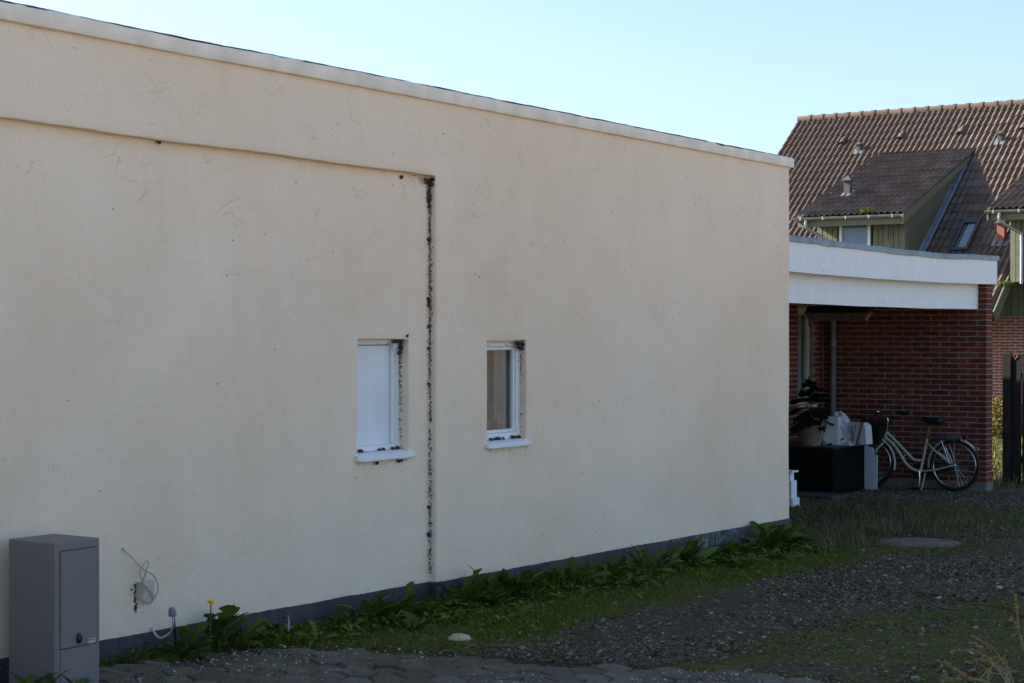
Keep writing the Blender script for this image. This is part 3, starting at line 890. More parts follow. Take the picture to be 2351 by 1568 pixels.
for k in range(9):
    y = s0.y + .006 + k * (s1.y - s0.y - .010) / 9
    tb.box((cx1 + .005, y, s0.z + .011), (cx1 + .0056, y + (s1.y - s0.y) * .075, s0.z + .017 + (.002 if k in (0, 3, 5) else 0)))
tb.build('printed_line', M['blueink'], stk)

# ================================================================== JUNCTION BOX, CABLES, CAPPED CABLE END
q0, q1 = on_x(308, 1384, REC), on_x(343, 1340, REC)
jx = empty('junction_box', (REC, (q0.y + q1.y) / 2, q0.z), 'small pale grey junction box on the cream wall with looping cable', 'junction box')
jy0, jy1, jz0, jz1 = q0.y + .01, q1.y + .004, q0.z + .012, q0.z + .105
MB().prism([(REC, jy0, jz0), (REC + .045, jy0 + .012, jz0 + .004), (REC + .045, jy1 - .012, jz0 + .004), (REC, jy1, jz0)], (0, 0, jz1 - jz0)).build('cover', M['greyplastic'], jx)
MB().lathe([(.0045, 0), (.0045, .002), (0, .0022)], 10, Matrix.Translation((REC + .045, (jy0 + jy1) / 2 + .006, (jz0 + jz1) / 2)) @ Matrix.Rotation(R(90), 4, 'Y')).build('screw', M['black'], jx)
def wpt(px, py, off): p = on_x(px, py, REC + off); return (p.x, p.y, p.z)
c1 = spline([wpt(280, 1258, .0), wpt(300, 1277, .03), wpt(318, 1297, .055), wpt(330, 1308, .05), wpt(348, 1318, .05), wpt(360, 1333, .05), wpt(363, 1350, .05), wpt(358, 1368, .05), wpt(349, 1381, .045), wpt(338, 1386, .03), wpt(330, 1383, .02)], 8)
MB().tube(c1, .0042, 7).build('cable', M['cable'], jx, smooth=True)
c2 = spline([wpt(326, 1341, .02), wpt(331, 1325, .04), wpt(337, 1306, .055), wpt(341, 1293, .05), wpt(337, 1288, .05), wpt(328, 1298, .055), wpt(322, 1315, .055), wpt(325, 1331, .06), wpt(336, 1347, .06), wpt(347, 1359, .06), wpt(351, 1371, .055), wpt(345, 1382, .045), wpt(333, 1386, .03)], 8)
MB().tube(c2, .0042, 7).build('cable', M['cable'], jx, smooth=True)
cp = on_x(396, 1412, .10)
ce = empty('capped_cable_end', (cp.x, cp.y, gz(cp.x, cp.y)), 'grey plastic cap over an upright white cable end tied to a stake', 'cable end')
MB().lathe([(.020, 0), (.021, .002), (.0195, .03), (.016, .042), (.010, .0455), (0, .046)], 18, Matrix.Translation(on_x(396, 1414, .10) + Vector((0, 0, 0))) @ Matrix.Rotation(R(6), 4, 'X')).build('cap', M['greycap'], ce, smooth=50)
MB().tube(spline([on_x(397, 1413, .10), on_x(398, 1428, .10), on_x(396, 1442, .08), on_x(388, 1455, .05), on_x(372, 1464, .02), on_x(362, 1462, 0), on_x(353, 1450, REC + .03), on_x(349, 1441, REC)], 7), .0058, 8).build('cable', simple('white_cable', (.55, .52, .46), .5), ce, smooth=True)
MB().tube([on_x(399, 1414, .085), on_x(405, 1494, .085)], .006, 7).build('stake', M['black'], ce)

# ================================================================== BRICK HOUSE WITH CARPORT
BWY = 21.03                       # face of the wall behind the bicycle (faces -Y)
BX1 = -.40                        # its free end (faces +X)
BX0 = on_y(1897, 1000, BWY).x - .06
HX = BX0                          # the house wall with the window (faces +X)
house = empty('brick_house', (-2.5, 19.5, 0), 'red brick house with white fascia boards and open carport behind the plastered building', 'house')
CH, BL, BH = .0667, .228, .054    # course height, brick length and height

def brick_mesh(name, l, d, h, mat, c=.003):
    o = MB().box((-l / 2, -d / 2, -h / 2), (l / 2, d / 2, h / 2), c).build(name, mat)
    me = o.data; bpy.data.objects.remove(o)
    # knock the corners about a little so that no brick is a perfect block
    return me
BM_S = [brick_mesh('stretcher', BL - random.uniform(0, .006), .10, BH - random.uniform(0, .003), M['brick'], random.uniform(.003, .006)) for _ in range(5)]
BM_H = [brick_mesh('header', .108 - random.uniform(0, .004), .10, BH - random.uniform(0, .003), M['brick'], random.uniform(.003, .006)) for _ in range(4)]
BM_E = [brick_mesh('end_brick', BL, .108, BH, M['brick'], .004), brick_mesh('end_header', .108, BL, BH, M['brick'], .004)]
BM_Q = [brick_mesh('closer', .05, .10, BH, M['brick'], .004)]
FM_S = [brick_mesh('far_stretcher', BL - random.uniform(0, .005), .08, BH - random.uniform(0, .003), M['brick_far'], .004) for _ in range(3)]
FM_H = [brick_mesh('far_header', .108, .08, BH, M['brick_far'], .004)]
def put_brick(me, parent, p, rz=0.0, tilt=True):
    o = bpy.data.objects.new('brick', me); COL.objects.link(o); o.parent = parent
    w = wloc(parent)
    o.location = (p[0] - w.x, p[1] - w.y, p[2] - w.z)
    o.rotation_euler = (random.gauss(0, .008) if tilt else 0, random.gauss(0, .004) if tilt else 0, rz + random.gauss(0, .006))
    return o
def mortar_skin(mb, fn, us, vs_):
    n = len(us); vv = []
    for v in vs_:
        for u in us:
            vv.append(fn(u, v, nz(u, v, 3, 21) * .0022))
    mb.add(vv, [(j * n + i, j * n + i + 1, (j + 1) * n + i + 1, (j + 1) * n + i) for j in range(len(vs_) - 1) for i in range(n - 1)])

# wall behind the bicycle
zb0 = gz(-1, BWY) + .10
NC = 41
ztop = zb0 + NC * CH
bw = MB().box((BX0 - .35, BWY + .007, zb0 - .25), (BX1 - .007, BWY + .222, ztop - .09)).build('carport_wall', M['mortar'], house)
MB().box((BX0, BWY - .015, zb0 - .3), (BX1 + .01, BWY + .235, zb0)).build('foundation', M['concrete'], bw)
for c in range(NC):
    z = zb0 + (c + .5) * CH
    if c % 2 == 0:
        put_brick(BM_E[0], bw, (BX1 - BL / 2, BWY + .054, z)); put_brick(BM_E[0], bw, (BX1 - BL / 2, BWY + .174, z))
        x = BX1 - BL - .012
    else:
        put_brick(BM_E[1], bw, (BX1 - .054, BWY + .114 + (.0), z))
        x = BX1 - .108 - .012
    while x > BX0 + .02:
        l = min(BL, x - BX0)
        me = random.choice(BM_S) if l > .2 else (random.choice(BM_H) if l > .09 else BM_Q[0])
        l = BL if l > .2 else (.108 if l > .09 else .05)
        put_brick(me, bw, (x - l / 2, BWY + .05 + random.gauss(0, .0012), z + random.gauss(0, .0012)))
        x -= l + .012
# house wall with the window, faces +X
WY0, WY1 = on_x(1832, 800, HX).y, on_x(1869, 800, HX).y
WZ0, WZ1 = on_x(1850, 930, HX).z, on_x(1850, 705, HX).z
HZ1 = 2.33
hw_ = MB()
hw_.box((HX - .25, 14.75, -.3), (HX - .006, WY0 + .004, HZ1)).box((HX - .25, WY1 - .004, -.3), (HX - .006, BWY + .2, HZ1)).box((HX - .25, WY0 + .004, -.3), (HX - .006, WY1 - .004, WZ0))
hw_.box((HX - .25, WY0 + .004, WZ1), (HX - .006, WY1 - .004, HZ1))
hw = hw_.build('house_wall', M['mortar'], house)
for c in range(36):
    z = zb0 + (c - 1 + .5) * CH
    if z > HZ1 - .02: break
    y = 18.9 + (0 if c % 2 else .12)
    while y < BWY:
        segs = [(y, min(y + BL, BWY))]
        for (a, b) in segs:
            if z > WZ0 and z < WZ1:
                if a < WY0 < b: b = WY0 - .001
                elif WY0 <= a and b <= WY1: continue
                elif WY0 <= a < WY1: a = WY1 + .001
                elif a < WY0 and b > WY0: b = WY0
            if b - a < .035: continue
            me = random.choice(BM_S)
            o = put_brick(me, hw, (HX - .05, (a + b) / 2, z), R(90)); o.scale = ((b - a) / BL, 1, 1)
        y += BL + .012
# its window
wf = MB()
wx = HX - .075
wf.box((wx - .05, WY0 - .004, WZ0), (wx, WY0 + .045, WZ1), .003).box((wx - .05, WY1 - .055, WZ0), (wx + .01, WY1 + .004, WZ1), .003)
wf.box((wx - .05, WY0 + .045, WZ1 - .10), (wx, WY1 - .055, WZ1), .003).box((wx - .05, WY0 + .045, WZ0), (wx, WY1 - .055, WZ0 + .07), .003)
wo = wf.build('house_window', simple('cream_frame', (.50, .46, .37), .55), house)
MB().box((wx - .034, WY0 + .04, WZ0 + .06), (wx - .030, WY1 - .05, WZ1 - .09)).build('pane', M['glass_clean'], wo)
MB().box((wx - .09, WY0 - .1, WZ0 - .1), (wx - .08, WY1 + .3, WZ1 + .05)).build('pane_backing', M['foam'], wo)
MB().box((wx - .02, WY0 - .01, WZ0 - .03), (HX + .04, WY1 + .01, WZ0 - .001), .004).build('sill', M['white'], wo)
for zz in (WZ1 - .25, WZ0 + .28):
    MB().tube([(wx + .014, WY1 - .02, zz), (wx + .014, WY1 - .02, zz + .09)], .009, 8).build('hinge', M['black'], wo)
# the rest of the house and the carport roof
MB().box((-8.6, 14.75, -.3), (HX - .30, BWY + .228, 2.79)).build('house_body', M['mortar'], house)
FX, LX, FY0, FY1 = -.36, -.50, 14.62, 21.32
MB().box((-8.7, FY0, 2.53), (FX - .03, FY1 - .024, 2.79)).box((-8.6, FY0 + .01, 2.34), (LX - .03, FY1 - .05, 2.528)).build('carport_roof', M['felt'], house)
sf = None
for k, y in enumerate(np.arange(FY0 + .02, FY1 - .3, .142)):
    o = MB().box((HX - .03, y, 2.318), (LX - .03, y + .138, 2.335), .003).build('soffit_board', M['soffit'], house)
# fascia panels hang in a slight wave, with joints between them
def top_z(y):
    return 2.812 + (y - 15.2) * .0055 - .030 * math.sin((y - 15.2) / 6.1 * math.pi * 1.0) * .9 + nz(y, 0, 6, .9) * .010
def bot_z(y): return 2.488 + (y - 15.2) * .003 - .022 * math.sin((y - 15.2) / 6.1 * math.pi) + nz(y, 2, 6, .9) * .004
def low_z(y): return 2.196 - .012 * math.sin((y - 15.2) / 6.1 * math.pi) + nz(y, 4, 6, 1.1) * .004
def panel(name, x, y0, y1, f0, f1, par, t=.022):
    mb = MB(); ys_ = np.linspace(y0, y1, 14); vv = []
    for y in ys_:
        jx = nz(y, x, 2, 1.5) * .006
        for xx, zz in ((x + jx, f0(y)), (x + jx, f1(y)), (x + jx - t, f1(y)), (x + jx - t, f0(y))): vv.append((xx, y, zz))
    ff = [(i * 4 + j, (i + 1) * 4 + j, (i + 1) * 4 + (j + 1) % 4, i * 4 + (j + 1) % 4) for i in range(13) for j in range(4)] + [(0, 1, 2, 3), (52, 53, 54, 55)]
    o = mb.add(vv, ff).build(name, M['fascia'], par)
    return o
def joint_y(px, x): return on_x(px, 600, x).y
uj = [FY0] + [joint_y(p, FX) for p in (1896, 2060)] + [FY1]
lj = [FY0] + [joint_y(p, LX) for p in (2029,)] + [BWY - .006]
scr = MB()
for a, b in zip(uj, uj[1:]):
    o = panel('fascia_panel', FX, a + .002, b - .002, bot_z, top_z, house)
    for y in (a + .06, b - .06):
        for z in (bot_z(y) + .03, top_z(y) - .05):
            MB().lathe([(.006, 0), (.005, .003), (0, .0035)], 8, Matrix.Translation((FX + nz(y, FX, 2, 1.5) * .006, y, z)) @ Matrix.Rotation(R(90), 4, 'Y')).build('screw', M['lead'], o)
for a, b in zip(lj, lj[1:]):
    o = panel('lower_fascia_panel', LX, a + .002, b - .002, low_z, lambda y: bot_z(y) + .06, house)
    for y in (a + .06, b - .06):
        MB().lathe([(.006, 0), (.005, .003), (0, .0035)], 8, Matrix.Translation((LX + nz(y, LX, 2, 1.5) * .006, y, low_z(y) + .05)) @ Matrix.Rotation(R(90), 4, 'Y')).build('screw', M['lead'], o)
# end board of the roof edge
MB().box((-8.6, FY1 - .022, 2.50), (FX - .024, FY1 - .001, 2.83)).build('end_fascia', M['fascia'], house)
eb = MB(); vv = []; ys_ = np.linspace(FY0, FY1 + .015, 70)
for y in ys_:
    s = top_z(y) + nz(y, 9, 6, 3.0) * .007 - (.012 if y > joint_y(2036, FX) else 0)
    vv += [(FX - .20, y, s + .016), (FX + .012, y, s + .022), (FX + .019, y, s + .012), (FX + .018, y, s - .036), (FX + .012, y, s - .038)]
eb.add(vv, [(i * 5 + j, (i + 1) * 5 + j, (i + 1) * 5 + j + 1, i * 5 + j + 1) for i in range(69) for j in range(4)]).build('roof_edge_trim', M['lead'], house, smooth=40)
# downpipe in the corner
dp0 = on_y(1911, 900, BWY - .09)
dpipe = MB().tube([(dp0.x, BWY - .075, gz(0, 21) - .02), (dp0.x, BWY - .075, 2.33)], .042, 16).build('downpipe', simple('grey_pipe', (.13, .135, .145), .5), house, smooth=40)
MB().tube([(dp0.x, BWY - .075, 1.74), (dp0.x, BWY - .075, 1.80)], .048, 16).build('pipe_socket', M['lead'], dpipe, smooth=40)

# lamp under the carport roof
lp0, lp1 = on_y(1853, 716, 19.5), on_y(1998, 722, 19.5)
lz0, lz1 = on_y(1925, 736, 19.5).z, on_y(1925, 706, 19.5).z
lamp = empty('ceiling_lamp', ((lp0.x + lp1.x) / 2, 19.5, lz1), 'long dusty fluorescent lamp fitting hanging under the carport roof', 'lamp')
def trough(x0, x1, yh0, yh1, z0, z1, ins):
    return [[(x0, 19.5 - yh1, z1), (x1, 19.5 - yh1, z1), (x1, 19.5 + yh1, z1), (x0, 19.5 + yh1, z1)], [(x0 + ins, 19.5 - yh0, z0), (x1 - ins, 19.5 - yh0, z0), (x1 - ins, 19.5 + yh0, z0), (x0 + ins, 19.5 + yh0, z0)]]
mid = (lz0 + lz1) / 2 + .012
for nm, r1, mt in (('housing', trough(lp0.x + .03, lp1.x - .03, .07, .055, mid + .004, lz1 + .02, -.03), M['black']), ('diffuser', trough(lp0.x, lp1.x, .045, .075, lz0, mid, .05), M['lamp_grey'])):
    v = r1[0] + r1[1]
    MB().add(v, [(0, 1, 2, 3), (4, 5, 6, 7), (0, 1, 5, 4), (1, 2, 6, 5), (2, 3, 7, 6), (3, 0, 4, 7)]).build(nm, mt, lamp)
MB().box((lp0.x - .015, 19.42, mid - .006), (lp1.x + .015, 19.58, mid + .005), .002).build('rim', M['lamp_grey'], lamp)
for xx in (lp0.x + .15, lp1.x - .15):
    MB().tube([(xx, 19.5, lz1 + .01), (xx, 19.5, 2.325)], .008, 8).build('hanger', M['black'], lamp)

# ================================================================== HOUSE WITH TILED ROOF, far behind
EY, EZ, SL = 36.4, 2.35, .78          # eave line and slope of the big roof
RY = 43.15; RZ = EZ + SL * (RY - EY)
RX0, RX1, RXR = -12.95, -5.40, 1.5
far = empty('tiled_house', (-8, 39, 0), 'house with brown tiled roof, green boarded dormers and brick ground floor behind the carport', 'house')
ANG = math.atan(SL)
def roof_pt(x, s, h=0.0):
    """point on the big roof, s metres up the slope from the eave, h above it"""
    return Vector((x, EY + s * math.cos(ANG) - h * math.sin(ANG), EZ + s * math.sin(ANG) + h * math.cos(ANG)))
TW, TL = .30, .345
def tile_mesh():
    mb = MB(); n = 13; up = []
    def prof(t):
        f = (t * 2) % 1.0
        return .052 * (.5 - .5 * math.cos(2 * math.pi * f)) ** 1.25 + .004
    vv = []
    L = TL + .07
    for s, dz in ((0, .026), (L, -.004)):
        for i in range(n):
            t = i / (n - 1); vv.append((-TW / 2 + t * TW, s, prof(t) + dz))
    for i in range(n):
        t = i / (n - 1); vv.append((-TW / 2 + t * TW, 0.0, prof(t) + .026 - .022))
    ff = [(i, i + 1, n + i + 1, n + i) for i in range(n - 1)] + [(2 * n + i, 2 * n + i + 1, i + 1, i) for i in range(n - 1)]
    ff += [(n - 1, 3 * n - 1, 2 * n - 1), (0, n, 2 * n)]
    o = mb.add(vv, ff).build('tile', M['tile'], smooth=45); me = o.data; bpy.data.objects.remove(o); return me
TILE = tile_mesh()
NS = int((RY - EY) / math.cos(ANG) / TL)
TILE_JOBS = []     # (parent name, location, rotation)
DX0, DX1, DYE, DYT, DZE, DZT = -10.15, -7.55, 36.8, 41.55, 4.56, 6.37
DSL = (DZT - DZE) / (DYT - DYE); DANG = math.atan(DSL)
D2O = 1.87 + 2.6
def under_dormer(x, y):
    for off in (0, D2O):
        if DX0 + .1 + off < x < DX1 - .12 + off and 37.0 < y < DYT - .05: return True
    return False
# closed body of the roof and the walls
rb = MB()
pr = [(EY + .25, EZ + .10), (RY, RZ - .12), (RY + 6.5, RZ - .12 - 6.5 * SL), (RY + 6.5, 2.0), (EY + .25, 2.0)]
def roof_body(x0, x1, yfront):
    z = EZ - .12 + SL * (yfront - EY)
    rb.prism([(x0, yfront, z), (x0, RY, RZ - .12), (x0, RY + 6.0, RZ - .12 - 6.0 * SL), (x0, RY + 6.0, RZ - .32 - 6.0 * SL), (x0, RY, RZ - .32), (x0, yfront, z - .2)], (x1 - x0, 0, 0))
roof_body(RX0 + .05, RX1 - .05, EY + .1); roof_body(RX1 - .05, RXR, 38.32)
roof = rb.build('roof', M['felt'], far)
MB().box((RX0 + .35, 38.4, -.5), (RX1 - .2, RY + 5.5, EZ + .1)).build('wall', M['brick_far'], far)
jobs = []
x = RX0 + TW / 2
while x < RXR:
    for k in range(NS + 1):
        p = roof_pt(x, k * TL)
        if x > RX1 and p.y < 38.0: continue
        if x > -3.9: continue
        if under_dormer(x, p.y): continue
        jobs.append((p, ANG, roof))
    x += TW
# dormers
def board_run(name_par, pts_fn, n): pass
def dormer(off, full):
    x0, x1 = DX0 + off, DX1 + off
    wl, wr, fy = x0 + .38, x1 - .14, 37.2
    zt = lambda y: DZE + DSL * (y - DYE)
    dm_ = MB()
    dm_.prism([(x0 + .02, DYE + .05, zt(DYE) - .10), (x0 + .02, DYT + .1, zt(DYT) - .10), (x0 + .02, DYT + .1, zt(DYT) - .03), (x0 + .02, DYE + .05, zt(DYE) - .03)], (x1 - x0 - .04, 0, 0))
    dr_ = dm_.build('dormer_roof', M['greentrim'], far)
    dw = MB().prism([(wl + .03, fy + .03, 3.0), (wl + .03, fy + .03, zt(fy) - .12), (wl + .03, DYT - .3, zt(DYT - .3) - .12), (wl + .03, DYT - .3, 3.0)], (wr - wl - .06, 0, 0)).build('dormer_wall', M['blackwood'], far)
    # tiles
    n = int((DYT - DYE) / math.cos(DANG) / TL) + 1
    cols = int(round((x1 - x0) / TW)); w_ = (x1 - x0) / cols
    for c in range(cols):
        xx = x0 + w_ * (c + .5)
        if xx > -4.6: continue
        for k in range(n):
            s = k * TL - .02
            p = Vector((xx, DYE + s * math.cos(DANG), zt(DYE) + s * math.sin(DANG)))
            if p.y > DYT + .1: continue
            jobs.append((p, DANG, dr_))
    # front boards and window
    wx0, wx1 = wl + .535, wl + 1.28
    wz1 = zt(fy) - .28
    xx = wl
    while xx < wr - .02:
        wd = min(.118, wr - xx)
        if not (full and wx0 - .03 < xx + wd / 2 < wx1 + .03):
            MB().box((xx + .004, fy - .012 - (.006 if int(xx * 100) % 2 else 0), 3.0), (xx + wd - .004, fy + .03, zt(fy) - .16), .003).build('board', M['greenwood'], dw)
        xx += .122
    if full:
        MB().box((wx0 - .1, fy - .01, wz1 + .005), (wx1 + .1, fy + .03, zt(fy) - .16)).build('head_board', M['greentrim'], dw)
        wn_ = MB(); f = .06
        wn_.box((wx0, fy - .03, 3.0), (wx0 + f, fy + .06, wz1), .004).box((wx1 - f, fy - .03, 3.0), (wx1, fy + .06, wz1), .004).box((wx0 + f, fy - .029, wz1 - f * 1.1), (wx1 - f, fy + .06, wz1), .004)
        wno = wn_.build('dormer_window', M['white'], far)
        MB().box((wx0 + f, fy + .012, 3.0), (wx1 - f, fy + .016, wz1 - f * 1.1)).build('pane', M['glass_clean'], wno)
        MB().box((wx0 + f, fy + .022, 3.0), (wx1 - f, fy + .028, wz1 - f * 1.1)).build('pane_backing', M['pane_sky'], wno)  # sheet whose blue stands in for the sky's reflection on the glass
    # cheek boards on the side that faces the camera
    if full:
        yy = fy
        while yy < DYT - .45:
            ym = yy + .06
            zlo = EZ + SL * (ym - EY) - .05; zhi = zt(ym) - .10
            if zhi - zlo > .05:
                MB().prism([(wr - .03, yy + .004, EZ + SL * (yy - EY) - .05), (wr - .03, yy + .118, EZ + SL * (yy + .118 - EY) - .05), (wr - .03, yy + .118, zt(yy + .118) - .10), (wr - .03, yy + .004, zt(yy) - .10)], (.042 + (.005 if int(yy * 50) % 2 else 0), 0, 0)).build('board', M['greenwood'], dw)
            yy += .122
        MB().box((wr - .06, fy - .022, 3.0), (wr + .02, fy + .06, zt(fy) - .14), .004).build('corner_post', M['greentrim'], dw)
    # barge boards, fascia, gutter, downpipe
    for sx in ((x1 - .035,) if full else (x0 + .002,)):
        MB().prism([(sx, DYE - .02, zt(DYE) - .02), (sx, DYT + .05, zt(DYT) - .02), (sx, DYT - .25, zt(DYT - .25) - .17), (sx, DYE - .02, zt(DYE) - .24)], (.034, 0, 0)).build('barge_board', M['greentrim'], far)
    MB().box((x0 + .05, DYE + .03, zt(DYE) - .24), (x1 - .036, DYE + .07, zt(DYE) - .05), .004).build('eave_board', M['greentrim'], far)
    gut = MB(); vv = []; gx = np.linspace(x0 - .03, x1 - .05, 2)
    for xg in gx:
        for k in range(9):
            a = math.pi * (1 + k / 8)
            vv.append((xg, DYE - .035 + .062 * math.cos(a), zt(DYE) - .028 + .062 * math.sin(a)))
        for k in range(9):
            a = math.pi * (2 - k / 8)
            vv.append((xg, DYE - .035 + .056 * math.cos(a), zt(DYE) - .028 + .056 * math.sin(a)))
    gut.add(vv, [(k, (k + 1) % 18, 18 + (k + 1) % 18, 18 + k) for k in range(18)] + [tuple(range(18))[::-1], tuple(range(18, 36))])
    go = gut.build('gutter', M['zinc'], far, smooth=50)
    for xg in np.arange(x0 + .15, x1, .55):
        MB().box((xg, DYE - .100, zt(DYE) - .098), (xg + .03, DYE + .03, zt(DYE) - .020), .003).build('gutter_bracket', M['zinc'], go)
    xd = x0 + .28
    dpp = spline([(xd, DYE - .035, zt(DYE) - .08), (xd, DYE - .035, zt(DYE) - .20), (xd + .04, DYE + .02, zt(DYE) - .29), (wl + .22, fy - .10, zt(DYE) - .50), (wl + .26, fy - .06, zt(DYE) - .60), (wl + .26, fy - .06, zt(DYE) - 1.6)], 6)
    MB().tube(dpp, .036, 12).build('downpipe', M['zinc'], far, smooth=40)
    return dr_
dormer(0, True); dormer(D2O, False)
# lead apron beside the first dormer's cheek
fl = MB(); vv = []
for k in range(60):
    y = 37.25 + k * (DYT - .6 - 37.25) / 59
    z = EZ + SL * (y - EY)
    b = .018 * abs(math.sin(k * .5)) + nz(y, 0, 0, 6) * .01
    for xo, h in ((-.15, .18), (-.13, .09 + b), (-.05, .085 + b), (-.01, .07 + b), (.01, .045)):
        vv.append((DX1 + xo + nz(y, xo, 1, 4) * .01, y - h * math.sin(ANG), z + h * math.cos(ANG)))
fl.add(vv, [(k * 5 + j, (k + 1) * 5 + j, (k + 1) * 5 + j + 1, k * 5 + j + 1) for k in range(59) for j in range(4)]).build('lead_apron', M['lead'], far, smooth=True)

# tiles: the ones that show largest are parts of their own, the others stay joined
jobs = [j for j in jobs]
P = np.array([tuple(j[0]) for j in jobs]); ux, uy, ud = project(P)
vis = [(ud[i], i) for i in range(len(jobs)) if 1800 < ux[i] < 2375 and uy[i] < (590 if ux[i] < 2275 else 730)]
vis.sort()
own = set(i for _, i in vis[:300])
rest = {}
tv = np.array([v.co for v in TILE.vertices]); tf = [tuple(p.vertices) for p in TILE.polygons]
for i, (p, a, par) in enumerate(jobs):
    jit = (random.gauss(0, .006), random.gauss(0, .006), random.gauss(0, .006)); hj = random.gauss(0, .003)
    if i in own:
        o = bpy.data.objects.new('tile', TILE); COL.objects.link(o); o.parent = par
        w = wloc(par); o.location = (p.x - w.x, p.y - w.y, p.z - w.z + hj); o.rotation_euler = (a + jit[0], jit[1], jit[2])
    else:
        Mt = np.array(Matrix.Translation((p.x, p.y, p.z + hj)) @ Euler((a + jit[0], jit[1], jit[2])).to_matrix().to_4x4())
        vv = tv @ Mt[:3, :3].T + Mt[:3, 3]
        L = rest.setdefault(par.name, (par, [], []))
        n0 = sum(len(q) for q in L[1]); L[1].append(vv); L[2].extend([tuple(k + n0 for k in f) for f in tf])
for nm, (par, vs_l, fs_l) in rest.items():
    mb = MB(); mb.v = [tuple(q) for q in np.concatenate(vs_l)]; mb.f = fs_l
    o = mb.build('tiles', M['tile'], par, smooth=45, fix=False); o['kind'] = 'stuff'
# ridge tiles
ncap = int((-3.9 - RX0) / .36)
for k in range(ncap):
    x0 = RX0 + k * .36
    vv = []; fcs = []
    for j, (xx, r) in enumerate(((x0, .115), (x0 + .30, .112), (x0 + .301, .135), (x0 + .39, .135))):
        for i in range(9):
            a = math.pi * (-.12 + 1.24 * i / 8)
            vv.append((xx, RY + r * math.cos(a) * 1.05, RZ - .005 + r * math.sin(a) * .95))
    fcs = [(j * 9 + i, j * 9 + i + 1, (j + 1) * 9 + i + 1, (j + 1) * 9 + i) for j in range(3) for i in range(8)]
    MB().add(vv, fcs).build('ridge_tile', M['tile'], roof, smooth=50)
# left verge board and gutter end at the low right corner
MB().prism([roof_pt(RX0 + .01, .0, .03), roof_pt(RX0 + .01, NS * TL + .2, .03), roof_pt(RX0 + .01, NS * TL + .2, -.16), roof_pt(RX0 + .01, 0, -.16)], (.035, 0, 0)).build('barge_board', M['greentrim'], far)
MB().prism([roof_pt(RX1 - .02, -.02, .02), roof_pt(RX1 - .02, 2.1, .02), roof_pt(RX1 - .02, 2.1, -.26), roof_pt(RX1 - .02, -.02, -.26)], (.035, 0, 0)).build('barge_board', M['greentrim'], far)
gv = MB(); gv.lathe([(.07, 0), (.07, 6.0)], 14, Matrix.Translation((RX1 - 6.02, EY - .06, EZ - .04)) @ Matrix.Rotation(R(90), 4, 'Y')).build('gutter', M['zinc'], far, smooth=40)
# roof window
sw_x0, sw_x1 = None, None
def roof_hit(px, py):
    d = ray(px, py); n = Vector((0, -math.sin(ANG), math.cos(ANG))); q = Vector((0, EY, EZ))
    return CAM + d * ((q - CAM).dot(n) / d.dot(n))
tl = roof_hit(2228, 511); br = roof_hit(2222, 579); bl = roof_hit(2183, 579)
x0, x1 = bl.x - .0, br.x + .02
s1_ = (tl.y - EY) / math.cos(ANG); s0_ = (bl.y - EY) / math.cos(ANG) - .05
def rbox(name, xa, xb, sa, sb, h0, h1, mat, par, c=.004):
    Mr = Matrix.Translation((0, EY, EZ)) @ Matrix.Rotation(ANG, 4, 'X')
    return MB().box((xa, sa, h0), (xb, sb, h1), c, Mr).build(name, mat, par)
rw = rbox('roof_window', x0, x0 + .07, s0_, s1_, .02, .12, M['roofwindow'], far)
rbox('frame_side', x1 - .07, x1, s0_, s1_, .02, .12, M['roofwindow'], rw)
rbox('frame_top', x0 + .07, x1 - .07, s1_ - .17, s1_, .02, .13, M['roofwindow'], rw)
rbox('frame_bottom', x0 + .07, x1 - .07, s0_, s0_ + .09, .02, .115, M['roofwindow'], rw)
rbox('pane', x0 + .07, x1 - .07, s0_ + .09, s1_ - .17, .085, .09, M['glass_clean'], rw, 0)
rbox('pane_backing', x0 + .16, x1 - .07, s0_ + .09, s1_ - .17, .07, .08, M['foam'], rw, 0)  # pale blind close behind the roof window's glass
rbox('apron', x0 - .06, x1 + .06, s0_ - .25, s0_ + .01, .05, .062, M['roofwindow'], rw)
rbox('lining', x0, x1, s0_, s1_, -.2, .0, M['interior'], rw, 0)
# vents on the roof: hooded tiles and little pipes
def hood(px, py):
    p = roof_hit(px, py)
    Mr = Matrix.Translation(p) @ Matrix.Rotation(ANG, 4, 'X')
    vv = []; n = 9
    for s, r, h in ((-.10, .085, .045), (.05, .075, .055), (.22, .045, .05), (.34, .01, .03)):
        for i in range(n):
            a = math.pi * i / (n - 1); vv.append(Mr @ Vector((r * math.cos(a), s, h + r * math.sin(a))))
    ff = [(j * n + i, j * n + i + 1, (j + 1) * n + i + 1, (j + 1) * n + i) for j in range(3) for i in range(n - 1)]
    o = MB().add(vv, ff).build('vent_tile', M['tile'], roof, smooth=50)
    MB().add([Mr @ Vector((.078 * math.cos(math.pi * i / 8), -.085, .045 + .078 * math.sin(math.pi * i / 8))) for i in range(9)], [tuple(range(9))]).build('vent_mouth', M['felt'], roof)
for q in ((1936, 330), (2069, 318), (2208, 306), (2350, 297)): hood(*q)
